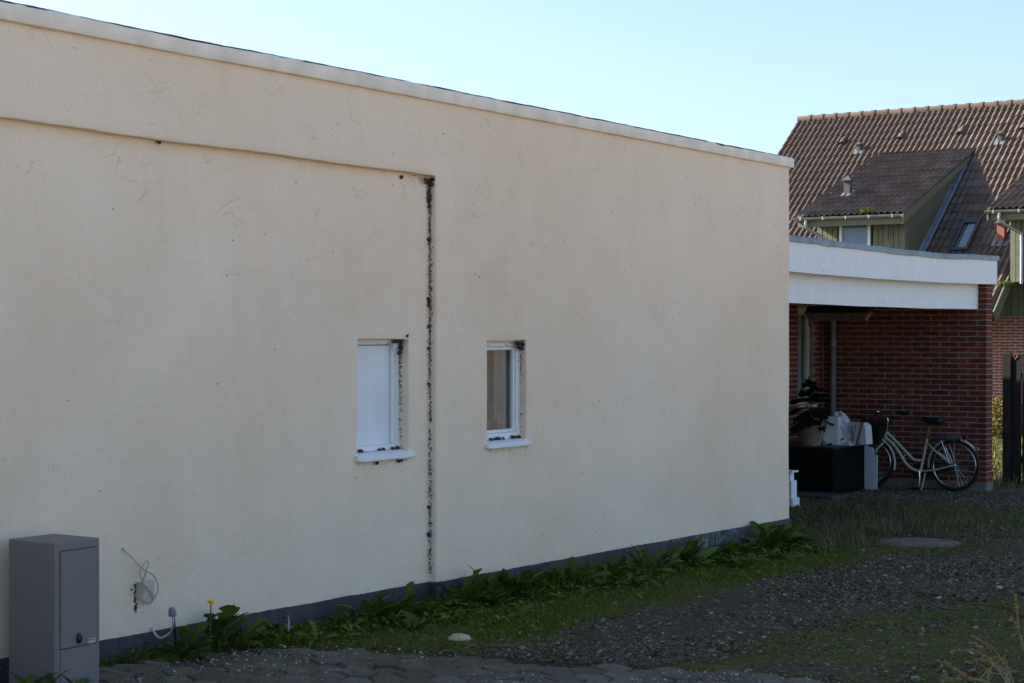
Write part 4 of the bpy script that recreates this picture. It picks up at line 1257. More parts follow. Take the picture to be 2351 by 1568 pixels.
def pipe_vent(p, ang, h, red, s=1.0):
    v = MB().box((p.x - .09 * s, p.y - .08 * s, p.z - .12), (p.x + .09 * s, p.y + .10 * s, p.z + h), .006).build('vent_pipe', M['terracotta'] if red else M['ventgrey'], far)
    hp = MB(); w = .15 * s
    z0 = p.z + h
    hp.add([(p.x - w, p.y - w, z0), (p.x + w, p.y - w, z0), (p.x + w, p.y + w, z0), (p.x - w, p.y + w, z0), (p.x, p.y, z0 + .15 * s)], [(0, 1, 4), (1, 2, 4), (2, 3, 4), (3, 0, 4), (3, 2, 1, 0)])
    hp.build('hood', M['ventgrey'], v)
    Mr = Matrix.Translation(p) @ Matrix.Rotation(ang, 4, 'X')
    MB().box((-.20 * s, -.22 * s, .035), (.20 * s, .24 * s, .055), .004, Mr).build('flashing', M['lead'], v)
dp = on_y(1948, 424, 37.6); dp = Vector((dp.x, 37.9, DZE + DSL * (37.9 - DYE)))
pipe_vent(Vector((on_y(1947, 424, 38.3).x, 38.3, DZE + DSL * (38.3 - DYE))), DANG, .34, False, .85)
pipe_vent(roof_hit(2300, 556), ANG, .42, True, .95)
pipe_vent(roof_hit(1972, 350), ANG, .20, False, .6); pipe_vent(roof_hit(2297, 328), ANG, .22, False, .65)
# tuft of grass in the gutter, moss at the second dormer's foot
def tuft(name, p, r, h, n, mat, label, cat, par=None):
    V = []; Fq = []; rn = []
    for _ in range(n):
        a = random.uniform(0, 6.3); q = Vector((p.x + math.cos(a) * r * random.random(), p.y + math.sin(a) * r * .4 * random.random(), p.z))
        hh = h * random.uniform(.5, 1); lx, ly = random.gauss(0, .35) * hh, random.gauss(0, .35) * hh; wv = (.006 + .004 * random.random()) * min(1, h / .12) * (.4 if r < .04 else 1)
        k = len(V); b = random.uniform(0, 3.1); dx, dy = math.cos(b) * wv, math.sin(b) * wv
        V += [(q.x - dx, q.y - dy, q.z), (q.x + dx, q.y + dy, q.z), (q.x + lx * .4 + dx * .7, q.y + ly * .4 + dy * .7, q.z + hh * .6), (q.x + lx * .4 - dx * .7, q.y + ly * .4 - dy * .7, q.z + hh * .6), (q.x + lx, q.y + ly, q.z + hh)]
        rn += [random.random()] * 5; Fq.append((k, k + 1, k + 2, k + 3)); Fq.append((k + 3, k + 2, k + 4, k + 4))
    F4 = [f for f in Fq if f[2] != f[3]]; F3 = [f[:3] for f in Fq if f[2] == f[3]]
    o = np_mesh(name, V, [np.array(F3), np.array(F4)], mat, rn); return tag(o, label, cat)
tuft('grass_tuft', on_y(1990, 487, DYE - .03), .22, .13, 120, M['sungrass'], 'bright green grass tuft growing in the dormer gutter', 'grass tuft')
tuft('fern_sprig', Vector((on_x(2036, 566, -.45).x, on_x(2036, 566, -.45).y, 2.80)), .03, .11, 14, M['sungrass'], 'thin green sprig growing from the carport roof edge', 'weed')
mo = on_y(2333, 603, 37.9)
tuft('moss_cushion', Vector((mo.x, 37.1, EZ + SL * .75)), .22, .12, 160, M['sungrass'], 'pale green moss at the foot of the right hand dormer', 'moss')

# ================================================================== NEIGHBOURING BRICK UNIT at the right
NY = 38.05
nb_ = empty('neighbour_house', (-5, NY, 0), 'set back house front of pale red brick with green boards above, behind the black fence', 'house')
nz0 = -.25; ntop = on_y(2315, 727, NY).z
nw = MB().box((RX0 + .5, NY + .006, nz0 - .3), (-.5, NY + .25, ntop)).build('brick_wall', M['mortar_far'], nb_)
nx0, nx1 = on_y(2270, 800, NY).x, on_y(2380, 800, NY).x
c = 0
while True:
    z = ntop - (c + .5) * CH - .006
    if z < nz0: break
    x = nx0 + (0 if c % 2 else .12)
    while x < nx1:
        put_brick(random.choice(FM_S), nw, (x, NY + .04 + random.gauss(0, .001), z)); x += .24
    c += 1
xx = RX1 - 1.3
while xx < nx1 + .6:
    MB().box((xx + .005, NY - .03 - (.014 if int(round(xx / .13)) % 2 else 0), ntop + .005), (xx + .125, NY + .02, ntop + 1.2), .003).build('board', M['greenwood'], nb_); xx += .13
MB().box((RX1 - 1.4, NY + .03, ntop), (-.5, NY + .25, ntop + 1.15)).build('upper_wall', M['blackwood'], nb_)

# ================================================================== THINGS UNDER THE CARPORT
GB = gz(-1, 20.5)
# black storage box
bc = on_z(1912, 1137, gz(0, 19.4)); 
sx1, sy0 = bc.x, bc.y; sx0 = HX + .06; sy1 = on_x(1985, 1080, sx1).y
sz1 = on_y(1912, 1027, sy0).z
sbx = empty('storage_box', ((sx0 + sx1) / 2, (sy0 + sy1) / 2, GB), 'low black storage box in the carport with clutter on its lid', 'box')
MB().box((sx0, sy0, GB + .02), (sx1, sy1, sz1 - .03), .006).build('body', M['rattan'], sbx)
lid = MB().box((sx0 - .015, sy0 - .02, sz1 - .028), (sx1 + .02, sy1 + .015, sz1), .006).build('lid', M['black'], sbx)
for k in range(7):
    zz = GB + .06 + k * (sz1 - GB - .12) / 7
    MB().box((sx0 + .02, sy0 - .006, zz), (sx1 - .02, sy0 + .002, zz + .050), .002).build('slat', M['rattan'], sbx)
    MB().box((sx1 - .002, sy0 + .03, zz), (sx1 + .006, sy1 - .03, zz + .050), .002).build('slat', M['rattan'], sbx)
for xx, yy in ((sx0 + .05, sy0 + .05), (sx1 - .05, sy0 + .05), (sx1 - .05, sy1 - .05), (sx0 + .05, sy1 - .05)):
    MB().box((xx - .03, yy - .03, GB - .01), (xx + .03, yy + .03, GB + .025)).build('foot', M['black'], sbx)
# dark slab in front of it
d0, d1 = on_z(1822, 1158, gz(0, 18.6) + .03), on_z(1968, 1150, gz(0, 19))
o = MB().box((sx0 + .1, sy0 - .60, GB - .06), (sx1 + .25, sy0 - .10, GB + .045), .012).build('stone_slab', M['darkstone']); tag(o, 'low dark slab on the ground in front of the black storage box', 'slab')
# white wooden ornament post by the building's corner
wp = on_z(1815, 1163, gz(0, 18.2)); wx_, wy_ = wp.x, wp.y; wz_ = gz(wx_, wy_)
pst = empty('garden_post', (wx_, wy_, wz_), 'short white wooden post with flat cap peeking out behind the plastered corner', 'post')
sc_ = 1 / 4000 * (wp - CAM).dot(_fwd)
MB().box((wx_ - .10, wy_ - .10, wz_), (wx_ + .075, wy_ + .08, wz_ + .10), .008).build('foot', M['white'], pst)
MB().box((wx_ - .08, wy_ - .08, wz_ + .10), (wx_ + .050, wy_ + .06, wz_ + .29), .006).build('plinth_block', M['white'], pst)
MB().box((wx_ - .06, wy_ - .06, wz_ + .29), (wx_ + .025, wy_ + .04, wz_ + .38), .005).build('shaft', M['white'], pst)
MB().box((wx_ - .11, wy_ - .10, wz_ + .38), (wx_ + .065, wy_ + .07, wz_ + .40), .004).build('cap', M['white'], pst)
# white board leaning between box and bicycle
a, b = on_y(1986, 1132, sy1 + .04), on_y(2014, 1132, sy1 + .04)
t0, t1 = on_y(1985, 1035, sy1 + .08), on_y(2014, 1046, sy1 + .08)
o = MB().prism([(a.x, a.y, GB), (b.x - .01, b.y, GB), (t1.x, t1.y, t1.z), (t0.x - .05, t0.y, t0.z + .02)], (0, .025, 0)).build('foam_board', M['foam']); tag(o, 'white foam board standing upright between black storage box and bicycle', 'board')
o = MB().prism([(a.x - .05, a.y + .06, GB), (a.x + .06, a.y + .06, GB), (a.x + .07, a.y + .09, on_y(1995, 1028, sy1 + .1).z), (a.x - .05, a.y + .09, on_y(1985, 1022, sy1 + .1).z)], (0, .02, 0)).build('foam_offcut', M['foam']); tag(o, 'narrow white foam strip standing just behind the leaning foam board', 'board')

LZ = sz1 + .001
# wicker basket with a young fir
bp_ = on_z(1861, 1022, LZ); bx_, by_ = bp_.x, max(bp_.y, sy0 + .14)
bx_ = on_y(1861, 1000, by_).x
bs = empty('wicker_basket', (bx_, by_, LZ), 'round wicker basket with two loop handles on the black storage box', 'basket')
mb = MB(); vv = []; n = 40
rows = 17; Hb = .235
for j in range(rows):
    r = .115 + .055 * j / (rows - 1)
    for i in range(n):
        w = 2 * math.pi * i / n; rr = r + (.006 if (i + j) % 2 else -.003)
        vv.append((bx_ + rr * math.cos(w), by_ + rr * math.sin(w), LZ + Hb * j / (rows - 1)))
mb.add(vv, [(j * n + i, j * n + (i + 1) % n, (j + 1) * n + (i + 1) % n, (j + 1) * n + i) for j in range(rows - 1) for i in range(n)] + [tuple(range(n))[::-1]])
mb.build('weave', M['wicker'], bs)
for zz, rr in ((.005, .118), (Hb * .66, .158), (Hb, .172)):
    MB().tube([(bx_ + rr * math.cos(2 * math.pi * k / 28), by_ + rr * math.sin(2 * math.pi * k / 28), LZ + zz) for k in range(29)], .010, 7, False).build('rim', M['wicker'], bs, smooth=True)
for s in (-1, 1):
    MB().tube([(bx_ + s * (.165 + .02 * math.sin(math.pi * k / 12)), by_ + .07 * math.cos(math.pi * k / 12), LZ + Hb - .02 + .10 * math.sin(math.pi * k / 12)) for k in range(13)], .009, 7).build('handle', M['wicker'], bs, smooth=True)
MB().lathe([(.155, 0), (.05, .012), (0, .014)], 20, Matrix.Translation((bx_, by_, LZ + Hb - .035))).build('soil', M['darkstone'], bs)
firp = empty('fir_sapling', (bx_, by_, LZ + Hb - .03), 'young dark fir tree planted in the wicker basket', 'sapling')
FH = on_y(1861, 884, by_).z - (LZ + Hb)
MB().tube([(bx_, by_, LZ + Hb - .04), (bx_ + .01, by_, LZ + Hb + FH * .5), (bx_ + .004, by_, LZ + Hb + FH)], [.012, .008, .003], 8).build('trunk', M['wood'], firp)
tiers = [(.22, .30, 7, -.10), (.40, .30, 7, -.02), (.58, .26, 6, .04), (.76, .19, 6, .10), (.90, .10, 5, .12)]
for (h, L, m, droop) in tiers:
    for k in range(m):
        a = 2 * math.pi * (k + h * 3.3) / m + random.uniform(-.2, .2)
        L2 = L * random.uniform(.65, 1.15); z0 = LZ + Hb + FH * min(max(h + random.uniform(-.07, .07), .12), .95); droop = droop + random.uniform(-.07, .06)
        def bpnt(t, a=a, L2=L2, z0=z0, droop=droop): return Vector((bx_ + math.cos(a) * L2 * t, by_ + math.sin(a) * L2 * t, z0 + droop * t - .10 * t * t + .05 * t))
        V = []; Fq = []; rn = []
        spines = [([bpnt(i / 8) for i in range(9)])]
        for sgn in (-1, 1):
            for tt in (.35, .55, .75):
                st = bpnt(tt); dirv = (bpnt(min(tt + .1, 1)) - st).normalized(); side = dirv.cross(Vector((0, 0, 1))).normalized() * sgn
                spines.append([st + (dirv * .75 + side * .7 + Vector((0, 0, -.15))) * (L2 * .42 * (1.05 - tt) * q / 4 * 1.6) for q in range(5)])
        for sp in spines:
            for i in range(len(sp) - 1):
                d = sp[i + 1] - sp[i]; dn = d.normalized(); sd = dn.cross(Vector((0, 0, 1))).normalized(); u = sd.cross(dn)
                for q in range(26):
                    p0 = sp[i] + d * (q / 26); ang = random.uniform(0, 6.28)
                    o_ = (sd * math.cos(ang) + u * math.sin(ang) * .7 + dn * .55).normalized() * random.uniform(.024, .038)
                    wv = dn * .0042; k0 = len(V); V += [p0 - wv, p0 + wv, p0 + o_]; Fq.append((k0, k0 + 1, k0 + 2)); rn += [random.random()] * 3
        V = [tuple(q) for q in V]
        np_mesh('branch', V, [np.array(Fq)], M['fir'], rn, firp)
# white foam block
def zbox(name, px0, px1, py0, yb, dep, label, cat, rot=0.0, mat='foam', cham=.012):
    p0, p1 = on_y(px0, 1000, yb), on_y(px1, 1000, yb); zt = on_y((px0 + px1) / 2, py0, yb).z
    cx = (p0.x + p1.x) / 2; w = p1.x - p0.x
    Mx = Matrix.Translation((cx, yb + dep / 2, LZ)) @ Matrix.Rotation(rot, 4, 'Z')
    o = MB().box((-w / 2, -dep / 2, 0), (w / 2, dep / 2, zt - LZ), cham, Mx).build(name, M[mat]); tag(o, label, cat); return o, (p0, p1, zt)
o, _ = zbox('foam_box', 1884, 1920, 957, sy0 + .30, .26, 'tall white foam box beside the basket on the black storage box', 'box', R(12))
# white plastic bag, crumpled
bgp = on_y(1934, 990, sy0 + .50)
mb = MB(); vv = []; rows, n = 13, 26; bh = on_y(1930, 948, sy0 + .5).z - LZ
for j in range(rows):
    t = j / (rows - 1)
    for i in range(n):
        w = 2 * math.pi * i / n
        r = (.165 * (1 - t) ** .55 + .02) * (1 + .35 * nz(math.cos(w) * 2 + t * 2, math.sin(w) * 2, t * 3, 1.6))
        vv.append((bgp.x + .01 + r * math.cos(w) * 1.15 - .06 * t, bgp.y + r * .75 * math.sin(w), LZ + bh * t * (1 + .18 * nz(math.cos(w) * 1.5, math.sin(w) * 1.5, 4, 1.3))))
mb.add(vv, [(j * n + i, j * n + (i + 1) % n, (j + 1) * n + (i + 1) % n, (j + 1) * n + i) for j in range(rows - 1) for i in range(n)] + [tuple(range(n))[::-1], tuple(range((rows - 1) * n, rows * n))])
bag = mb.build('plastic_bag', M['bag'], None); tag(bag, 'crumpled white plastic bag between foam box and printed cardboard', 'bag')
WL[bag.name] = Vector((0, 0, 0))
def text(body, size, mat, parent, Mx, name='lettering', ext=.0008):
    cu = bpy.data.curves.new(name, 'FONT'); cu.body = body; cu.size = size; cu.extrude = ext; cu.resolution_u = 3; cu.align_x = 'LEFT'
    tmp = bpy.data.objects.new('tmp', cu); COL.objects.link(tmp)
    dg = bpy.context.evaluated_depsgraph_get(); me = bpy.data.meshes.new_from_object(tmp.evaluated_get(dg))
    bpy.data.objects.remove(tmp); bpy.data.curves.remove(cu)
    me.transform(Mx); me.name = name
    w = wloc(parent); me.transform(Matrix.Translation(-w))
    me.materials.clear(); me.materials.append(mat)
    return link(name, me, mat, parent)
bfy = bgp.y - .155
tb0 = on_y(1923, 1012, bfy)
text('e/', .055, M['ink'], bag, Matrix.Translation((tb0.x, bfy + .01, tb0.z)) @ Matrix.Rotation(R(90), 4, 'X'))
q = on_y(1935, 1008, bfy)
MB().lathe([(.016, 0), (.016, .003), (0, .004)], 14, Matrix.Translation((q.x, bfy + .012, q.z)) @ Matrix.Rotation(R(90), 4, 'X')).build('red_dot', M['red'], bag)
# printed cardboard carton leaning over, and the white carton behind
yb = sy0 + .42
A, B, C_, D_ = on_y(1943, 1021, yb), on_y(1963, 1021, yb), on_y(1976, 970, yb), on_y(1950, 968, yb)
n0 = Vector((0, 1, 0))
cbx = MB().prism([A, B, C_, D_], (0, .03, 0)).build('cardboard_carton', M['card']); tag(cbx, 'flattened grey cardboard carton with dark print leaning on the black storage box', 'carton')
WL[cbx.name] = Vector((0, 0, 0))
MB().prism([B + Vector((.001, 0, 0)), B + Vector((.035, 0, 0)), C_ + Vector((.028, 0, 0)), C_ + Vector((.001, 0, 0))], (0, .03, 0)).build('carton_edge', M['cardedge'], cbx)
ed = (C_ - B).normalized(); tilt = math.atan2(ed.z, ed.x)
def card_text(body, size, px, py):
    p = on_y(px, py, yb - .002)
    Mx = Matrix.Translation(p) @ Matrix.Rotation(-(math.pi / 2 - tilt) + 0.0, 4, 'Y') @ Matrix.Rotation(R(90), 4, 'X') @ Matrix.Rotation(R(90), 4, 'Z')
    text(body, size, M['ink'], cbx, Mx)
card_text('MAX 40 kg', .040, 1963, 1013)
mk = MB()
for (fa, fb, off, th) in ((.10, .30, .055, .009), (.34, .62, .055, .009), (.68, .9, .055, .009), (.05, .55, .075, .004), (.6, .95, .075, .004), (.15, .8, .095, .004)):
    p0 = B.lerp(C_, fa) - Vector((off, 0, 0)); p1 = B.lerp(C_, fb) - Vector((off, 0, 0))
    mk.prism([p0, p0 + Vector((th, 0, 0)), p1 + Vector((th, 0, 0)), p1], (0, -.0015, 0))
mk.build('printed_lines', M['ink'], cbx)
A2, B2, C2, D2_ = on_y(1970, 1021, yb + .05), on_y(1989, 1021, yb + .05), on_y(1986, 979, yb + .05), on_y(1977, 971, yb + .05)
o = MB().prism([A2, B2, C2, D2_], (0, .20, 0)).build('white_carton', M['foam']); tag(o, 'white carton with slanted top at the right end of the storage box lid', 'carton')
# black strap on the lid
o = MB().tube(spline([on_y(1890, 1013, sy0 + .02), on_y(1896, 1018, sy0 + .02), on_y(1901, 1023, sy0 + .02), on_y(1907, 1021, sy0 + .02)], 6), .006, 6).tube(spline([on_y(1902, 1022, sy0 + .02), on_y(1905, 1018, sy0 + .02), on_y(1909, 1019, sy0 + .02), on_y(1909, 1023, sy0 + .02)], 5), .009, 6).build('black_strap', M['black'], None, smooth=True); tag(o, 'short curled black strap lying at the front edge of the storage box lid', 'strap')

# ================================================================== BICYCLE
YB = BWY - .32
def bp(zx, zy, dy=0.0):
    return on_y((2480 + zx / 5.059) / 1.27604, (1150 + zy / 5.059) / 1.27604, YB + dy)
hubR = bp(1600, 1095); WR = .316
hubR.z = gz(hubR.x, YB) + WR + .004
hubF = bp(352, 1095); hubF.z = gz(hubF.x, YB) + WR + .004
bike = empty('bicycle', ((hubR.x + hubF.x) / 2, YB, GB), 'cream step through bicycle with black front basket and purple rack cushion against the brick wall', 'bicycle')
def ring(mb, c, r, tr, n=48, m=8, squash=1.0):
    vv = []
    for i in range(n):
        w = 2 * math.pi * i / n
        for j in range(m):
            a = 2 * math.pi * j / m
            rr = r + tr * math.cos(a)
            vv.append((c.x + rr * math.cos(w), c.y + tr * squash * math.sin(a), c.z + rr * math.sin(w)))
    mb.add(vv, [(i * m + j, ((i + 1) % n) * m + j, ((i + 1) % n) * m + (j + 1) % m, i * m + (j + 1) % m) for i in range(n) for j in range(m)])
    return mb
def wheel(c, lbl):
    t = ring(MB(), c, WR - .019, .019).build('wheel', M['rubber'], bike, smooth=True)
    ring(MB(), c, WR - .047, .010, squash=1.3).build('rim', M['chrome'], t, smooth=True)
    MB().lathe([(.018, -.035), (.024, -.032), (.014, -.02), (.014, .02), (.024, .032), (.018, .035)], 14, Matrix.Translation(c) @ Matrix.Rotation(R(90), 4, 'X')).build('hub', M['chrome'], t, smooth=True)
    for k in range(32):
        a = 2 * math.pi * k / 32 + .05; s = .028 if k % 2 else -.028
        off = (.45 if (k // 2) % 2 else -.45)
        p0 = c + Vector((math.cos(a + off) * .022, s, math.sin(a + off) * .022)); p1 = c + Vector((math.cos(a) * (WR - .05), 0, math.sin(a) * (WR - .05)))
        MB().tube([p0, p1], .0013, 4, False).build('spoke', M['chrome'], t)
    q = c + Vector((0.005, -.012, -WR * .62))
    MB().box((q.x - .05, q.y - .006, q.z - .012), (q.x + .05, q.y + .006, q.z + .012), .005).build('reflector', M['amber'], t)
wheel(hubR, 'rear'); wheel(hubF, 'front')
fr = MB()
fr.tube([bp(597, 572), bp(547, 715)], .019, 10)
fr.tube(spline([bp(604, 590), bp(760, 750), bp(900, 895), bp(970, 970), bp(1030, 1005), bp(1112, 1000)], 6), .0155, 10)
fr.tube(spline([bp(575, 672), bp(640, 715), bp(710, 790), bp(810, 935), bp(870, 1035), bp(950, 1115), bp(1030, 1155), bp(1085, 1165)], 6), .017, 10)
fr.tube([bp(718, 742), bp(690, 780)], .008, 8); fr.tube(spline([bp(895, 922), bp(862, 932), bp(838, 972)], 4), .008, 8)
fr.tube([bp(1197, 690), bp(1098, 1168)], .0165, 10)
for s in (-1, 1):
    fr.tube([bp(1192, 745, s * .018), bp(1300, 850, s * .05), hubR + Vector((-.03, s * .058, .02))], .0095, 8)
    fr.tube([bp(1110, 1165, s * .02), bp(1300, 1148, s * .05), hubR + Vector((-.01, s * .058, 0))], .0105, 8)
    fr.tube(spline([bp(548, 745, s * .012), bp(495, 790, s * .048), hubF + Vector((.05, s * .052, .11)), hubF + Vector((0, s * .052, 0))], 6), .0115, 8)
fr.tube([bp(1085, 1168, -.035), bp(1085, 1168, .035)], .024, 12)
frame = fr.build('frame', M['cream'], bike, smooth=50)
tq = bp(700, 800, -.018); tq2 = bp(800, 945, -.018); dv = (tq2 - tq); ta = math.atan2(dv.z, dv.x)
mk = MB()
for k in range(13):
    c0_ = tq + dv * (k / 13); c1_ = tq + dv * ((k + .55) / 13); up_ = Vector((-dv.z, 0, dv.x)).normalized() * .007
    if k % 3 == 2: up_ = up_ * .6
    mk.prism([c0_ - up_, c1_ - up_, c1_ + up_, c0_ + up_], (0, .003, 0))
mk.build('tube_marking', M['ink'], frame)
def guard(c, a0, a1, name):
    mb = MB(); vv = []; n = 30
    for i in range(n + 1):
        w = a0 + (a1 - a0) * i / n
        for y, r in ((-.028, WR + .008), (-.024, WR + .017), (0, WR + .022), (.024, WR + .017), (.028, WR + .008)):
            vv.append((c.x + r * math.cos(w), c.y + y, c.z + r * math.sin(w)))
    mb.add(vv, [(i * 5 + j, (i + 1) * 5 + j, (i + 1) * 5 + j + 1, i * 5 + j + 1) for i in range(n) for j in range(4)])
    o = mb.build(name, M['cream'], bike, smooth=True); sm = o.modifiers.new('sheet', 'SOLIDIFY'); sm.thickness = .002; return o
guard(hubR, R(188), R(36), 'rear_mudguard'); guard(hubF, R(128), R(-16), 'front_mudguard')
# seat post and saddle
MB().tube([bp(1240, 485), bp(1196, 690)], .0125, 10).build('seat_post', M['chrome'], bike, smooth=50)
sd = MB(); vv = []; nose, tail = bp(1112, 385), bp(1425, 410); L = (tail - nose)
prof = [(0, .016, .00), (.12, .022, .004), (.3, .030, -.004), (.5, .055, -.010), (.7, .085, -.006), (.88, .092, .004), (1, .070, .006)]
for t, hw2, dz in prof:
    c = nose + L * t
    for k in range(12):
        a = 2 * math.pi * k / 12
        vv.append((c.x, c.y + hw2 * math.cos(a), c.z + dz + (.020 + .02 * t) * math.sin(a) * (1 if math.sin(a) > 0 else 1.6)))
sd.add(vv, [(i * 12 + k, i * 12 + (k + 1) % 12, (i + 1) * 12 + (k + 1) % 12, (i + 1) * 12 + k) for i in range(len(prof) - 1) for k in range(12)] + [tuple(range(12))[::-1], tuple(range(72, 84))])
sad = sd.build('saddle', M['saddle'], bike, smooth=True)
MB().box(tuple(bp(1215, 470) + Vector((0, -.02, -.02))), tuple(bp(1275, 455) + Vector((0, .02, .0))), .004).build('saddle_clamp', M['black'], sad)
# handlebar
hb = MB()
hb.tube(spline([bp(597, 560), bp(606, 470), bp(612, 405), bp(590, 365), bp(560, 352)], 5), .0125, 10)
hb.tube(spline([bp(470, 285, .27), bp(500, 320, .20), bp(540, 350, .08), bp(575, 358, 0), bp(625, 355, -.09), bp(655, 310, -.16), bp(700, 283, -.21), bp(760, 288, -.24)], 6), .0105, 10)
hbo = hb.build('handlebar', M['chrome'], bike, smooth=True)
MB().tube([bp(755, 290, -.24), bp(820, 297, -.265), bp(945, 312, -.31)], .0185, 12).build('grip', M['black'], hbo, smooth=50)
MB().tube([bp(478, 292, .26), bp(430, 335, .34)], .0185, 12).build('grip', M['black'], hbo, smooth=50)
MB().lathe([(.026, 0), (.026, .008), (.018, .022), (0, .027)], 14, Matrix.Translation(bp(458, 285, .20))).build('bell', M['chrome'], hbo, smooth=50)
MB().tube(spline([bp(770, 300, -.25), bp(820, 325, -.27), bp(880, 330, -.29)], 4), .006, 6).build('brake_lever', M['black'], hbo)
for k in range(2):
    MB().tube(spline([bp(700, 290, -.2), bp(640, 420, -.14), bp(590, 560, -.05), bp(570, 690, -.02), bp(640 + k * 20, 770, -.02)], 7), .003, 5).build('brake_cable', M['black'], hbo)
# front basket of black mesh
bk = MB(); bt0, bt1, bb0, bb1 = bp(255, 395), bp(600, 392), bp(305, 748), bp(535, 748)
rows, n = 15, 44; vv = []
def bring(t):
    x0 = bb0.x + (bt0.x - bb0.x) * t; x1 = bb1.x + (bt1.x - bb1.x) * t; z = bb0.z + (bt0.z - bb0.z) * t
    hx, hy = (x1 - x0) / 2, .12 + .05 * t; pts = []
    for k in range(n):
        a = 2 * math.pi * k / n; cc, ss = math.cos(a), math.sin(a)
        e = .45
        pts.append(Vector(((x0 + x1) / 2 + hx * math.copysign(abs(cc) ** e, cc), YB + hy * math.copysign(abs(ss) ** e, ss), z)))
    return pts
rings = [bring(j / (rows - 1)) for j in range(rows)]
for j, rg in enumerate(rings):
    bk.tube(rg + [rg[0]], .0055 if j in (0, rows - 1) else .0022, 4, False)
for k in range(n):
    bk.tube([rings[0][k], rings[-1][k]], .0022, 4, False)
bko = bk.build('basket', M['black'], bike)
MB().add([tuple(q) for q in rings[0]], [tuple(range(n))]).build('basket_floor', M['black'], bko)
mb = MB(); vv = []
for t in (.02, .80):
    vv += [tuple(Vector((q.x - math.copysign(.008, q.x - (bt0.x + bt1.x) / 2), YB + (q.y - YB) * .93, q.z))) for q in bring(t)]
mb.add(vv, [(k, (k + 1) % n, n + (k + 1) % n, n + k) for k in range(n)]).build('basket_lining', M['blackwood'], bko)
MB().tube([bp(360, 765), bp(545, 775)], .008, 8).tube([bp(450, 760), bp(440, 900)], .006, 6).build('basket_support', M['zinc'], bike)
# rear rack, cushion, lights
rk = MB()
for s in (-1, 1):
    rk.tube(spline([bp(1215, 760, s * .03), bp(1310, 704, s * .06), bp(1500, 700, s * .06), bp(1700, 694, s * .06)], 4), .005, 6)
    rk.tube([bp(1405, 712, s * .06), hubR + Vector((-.04, s * .062, .03))], .0045, 6)
    rk.tube([bp(1612, 698, s * .06), hubR + Vector((-.03, s * .062, .03))], .0045, 6)
for zx in (1330, 1450, 1580, 1695): rk.tube([bp(zx, 702, -.06), bp(zx, 702, .06)], .0045, 6)
rk.build('rack', M['chrome'], bike, smooth=50)
cu_ = MB(); vv = []; c0, c1_ = bp(1300, 672), bp(1735, 655); n = 22
for i in range(n + 1):
    t = i / n; c = c0 + (c1_ - c0) * t
    e = math.sin(math.pi * min(max(t, .02), .98)) ** .35
    pin = 1 - .35 * math.exp(-((t - .42) / .05) ** 2)
    for k in range(12):
        a = 2 * math.pi * k / 12
        vv.append((c.x, YB + .095 * e * math.cos(a), c.z - .008 + .036 * e * pin * math.sin(a)))
cu_.add(vv, [(i * 12 + k, i * 12 + (k + 1) % 12, (i + 1) * 12 + (k + 1) % 12, (i + 1) * 12 + k) for i in range(n) for k in range(12)] + [tuple(range(12))[::-1], tuple(range(n * 12, n * 12 + 12))])
cu_.build('rack_cushion', M['purple'], bike, smooth=True)
q = bp(1745, 672); MB().box((q.x - .03, q.y - .03, q.z - .015), (q.x + .04, q.y + .03, q.z + .025), .008).build('light_housing', M['black'], bike)
q = bp(1748, 712); MB().box((q.x - .022, q.y - .022, q.z - .022), (q.x + .022, q.y + .022, q.z + .022), .008, None).build('rear_light', M['red'], bike)
q = bp(1928, 832); MB().box((q.x - .030, q.y - .02, q.z - .026), (q.x + .030, q.y + .02, q.z + .02), .01).build('mudguard_reflector', M['wicker'], bike)
# crank, pedals, chain case, kickstand
MB().tube(spline([bp(1075, 1165, -.06), bp(1082, 1260, -.065), bp(1075, 1390, -.07)], 4), .011, 8).build('crank', M['chrome'], bike, smooth=50)
q = bp(1030, 1415, -.12); MB().box((q.x - .045, q.y - .045, q.z - .012), (q.x + .045, q.y + .045, q.z + .012), .005).build('pedal', M['black'], bike)
q = bp(1095, 950, .12); MB().box((q.x - .045, q.y - .045, q.z - .012), (q.x + .045, q.y + .045, q.z + .012), .005).build('pedal', M['black'], bike)
cc_ = bp(1075, 1165, .05); mb = MB()
pts = []
for k in range(17):
    a = R(70) + R(220) * k / 16; pts.append(cc_ + Vector((.095 * math.cos(a), 0, .095 * math.sin(a))))
hr = hubR + Vector((0, 0, 0)); hr.y = cc_.y
for k in range(9):
    a = R(-90) + R(180) * k / 8; pts.append(hr + Vector((.05 * math.cos(a), 0, .05 * math.sin(a))))
mb.prism(pts, (0, .02, 0)).build('chain_case', M['black'], bike)
MB().tube([bp(1165, 1190, -.03), bp(1140, 1320, -.06), bp(1095, 1478, -.12)], .0085, 8).build('kickstand', M['zinc'], bike, smooth=50)

# ================================================================== BLACK FENCE
fy = 22.10; fz = gz(0, fy)
fence = empty('board_fence', (0, fy, fz), 'tall black stained board fence beyond the end of the brick wall', 'fence')
ft = on_y(2312, 812, fy).z
def fboard(px0, px1, py_t, y0, th, name, brk=False):
    x0, x1 = on_y(px0, 900, fy).x, on_y(px1, 900, fy).x; zt = on_y((px0 + px1) / 2, py_t, fy).z
    mb = MB(); n = 7; vv = []
    for i in range(n):
        t = i / (n - 1); xx = x0 + (x1 - x0) * t; j = (random.uniform(-.035, .012) if brk else random.uniform(-.004, .004))
        vv += [(xx, y0, fz + .01), (xx, y0, zt + j), (xx, y0 + th, zt + j * .6), (xx, y0 + th, fz + .01)]
    mb.add(vv, [(i * 4 + k, (i + 1) * 4 + k, (i + 1) * 4 + (k + 1) % 4, i * 4 + (k + 1) % 4) for i in range(n - 1) for k in range(4)] + [(0, 1, 2, 3), tuple(range(n * 4 - 4, n * 4))])
    return mb.build(name, M['blackwood'], fence)
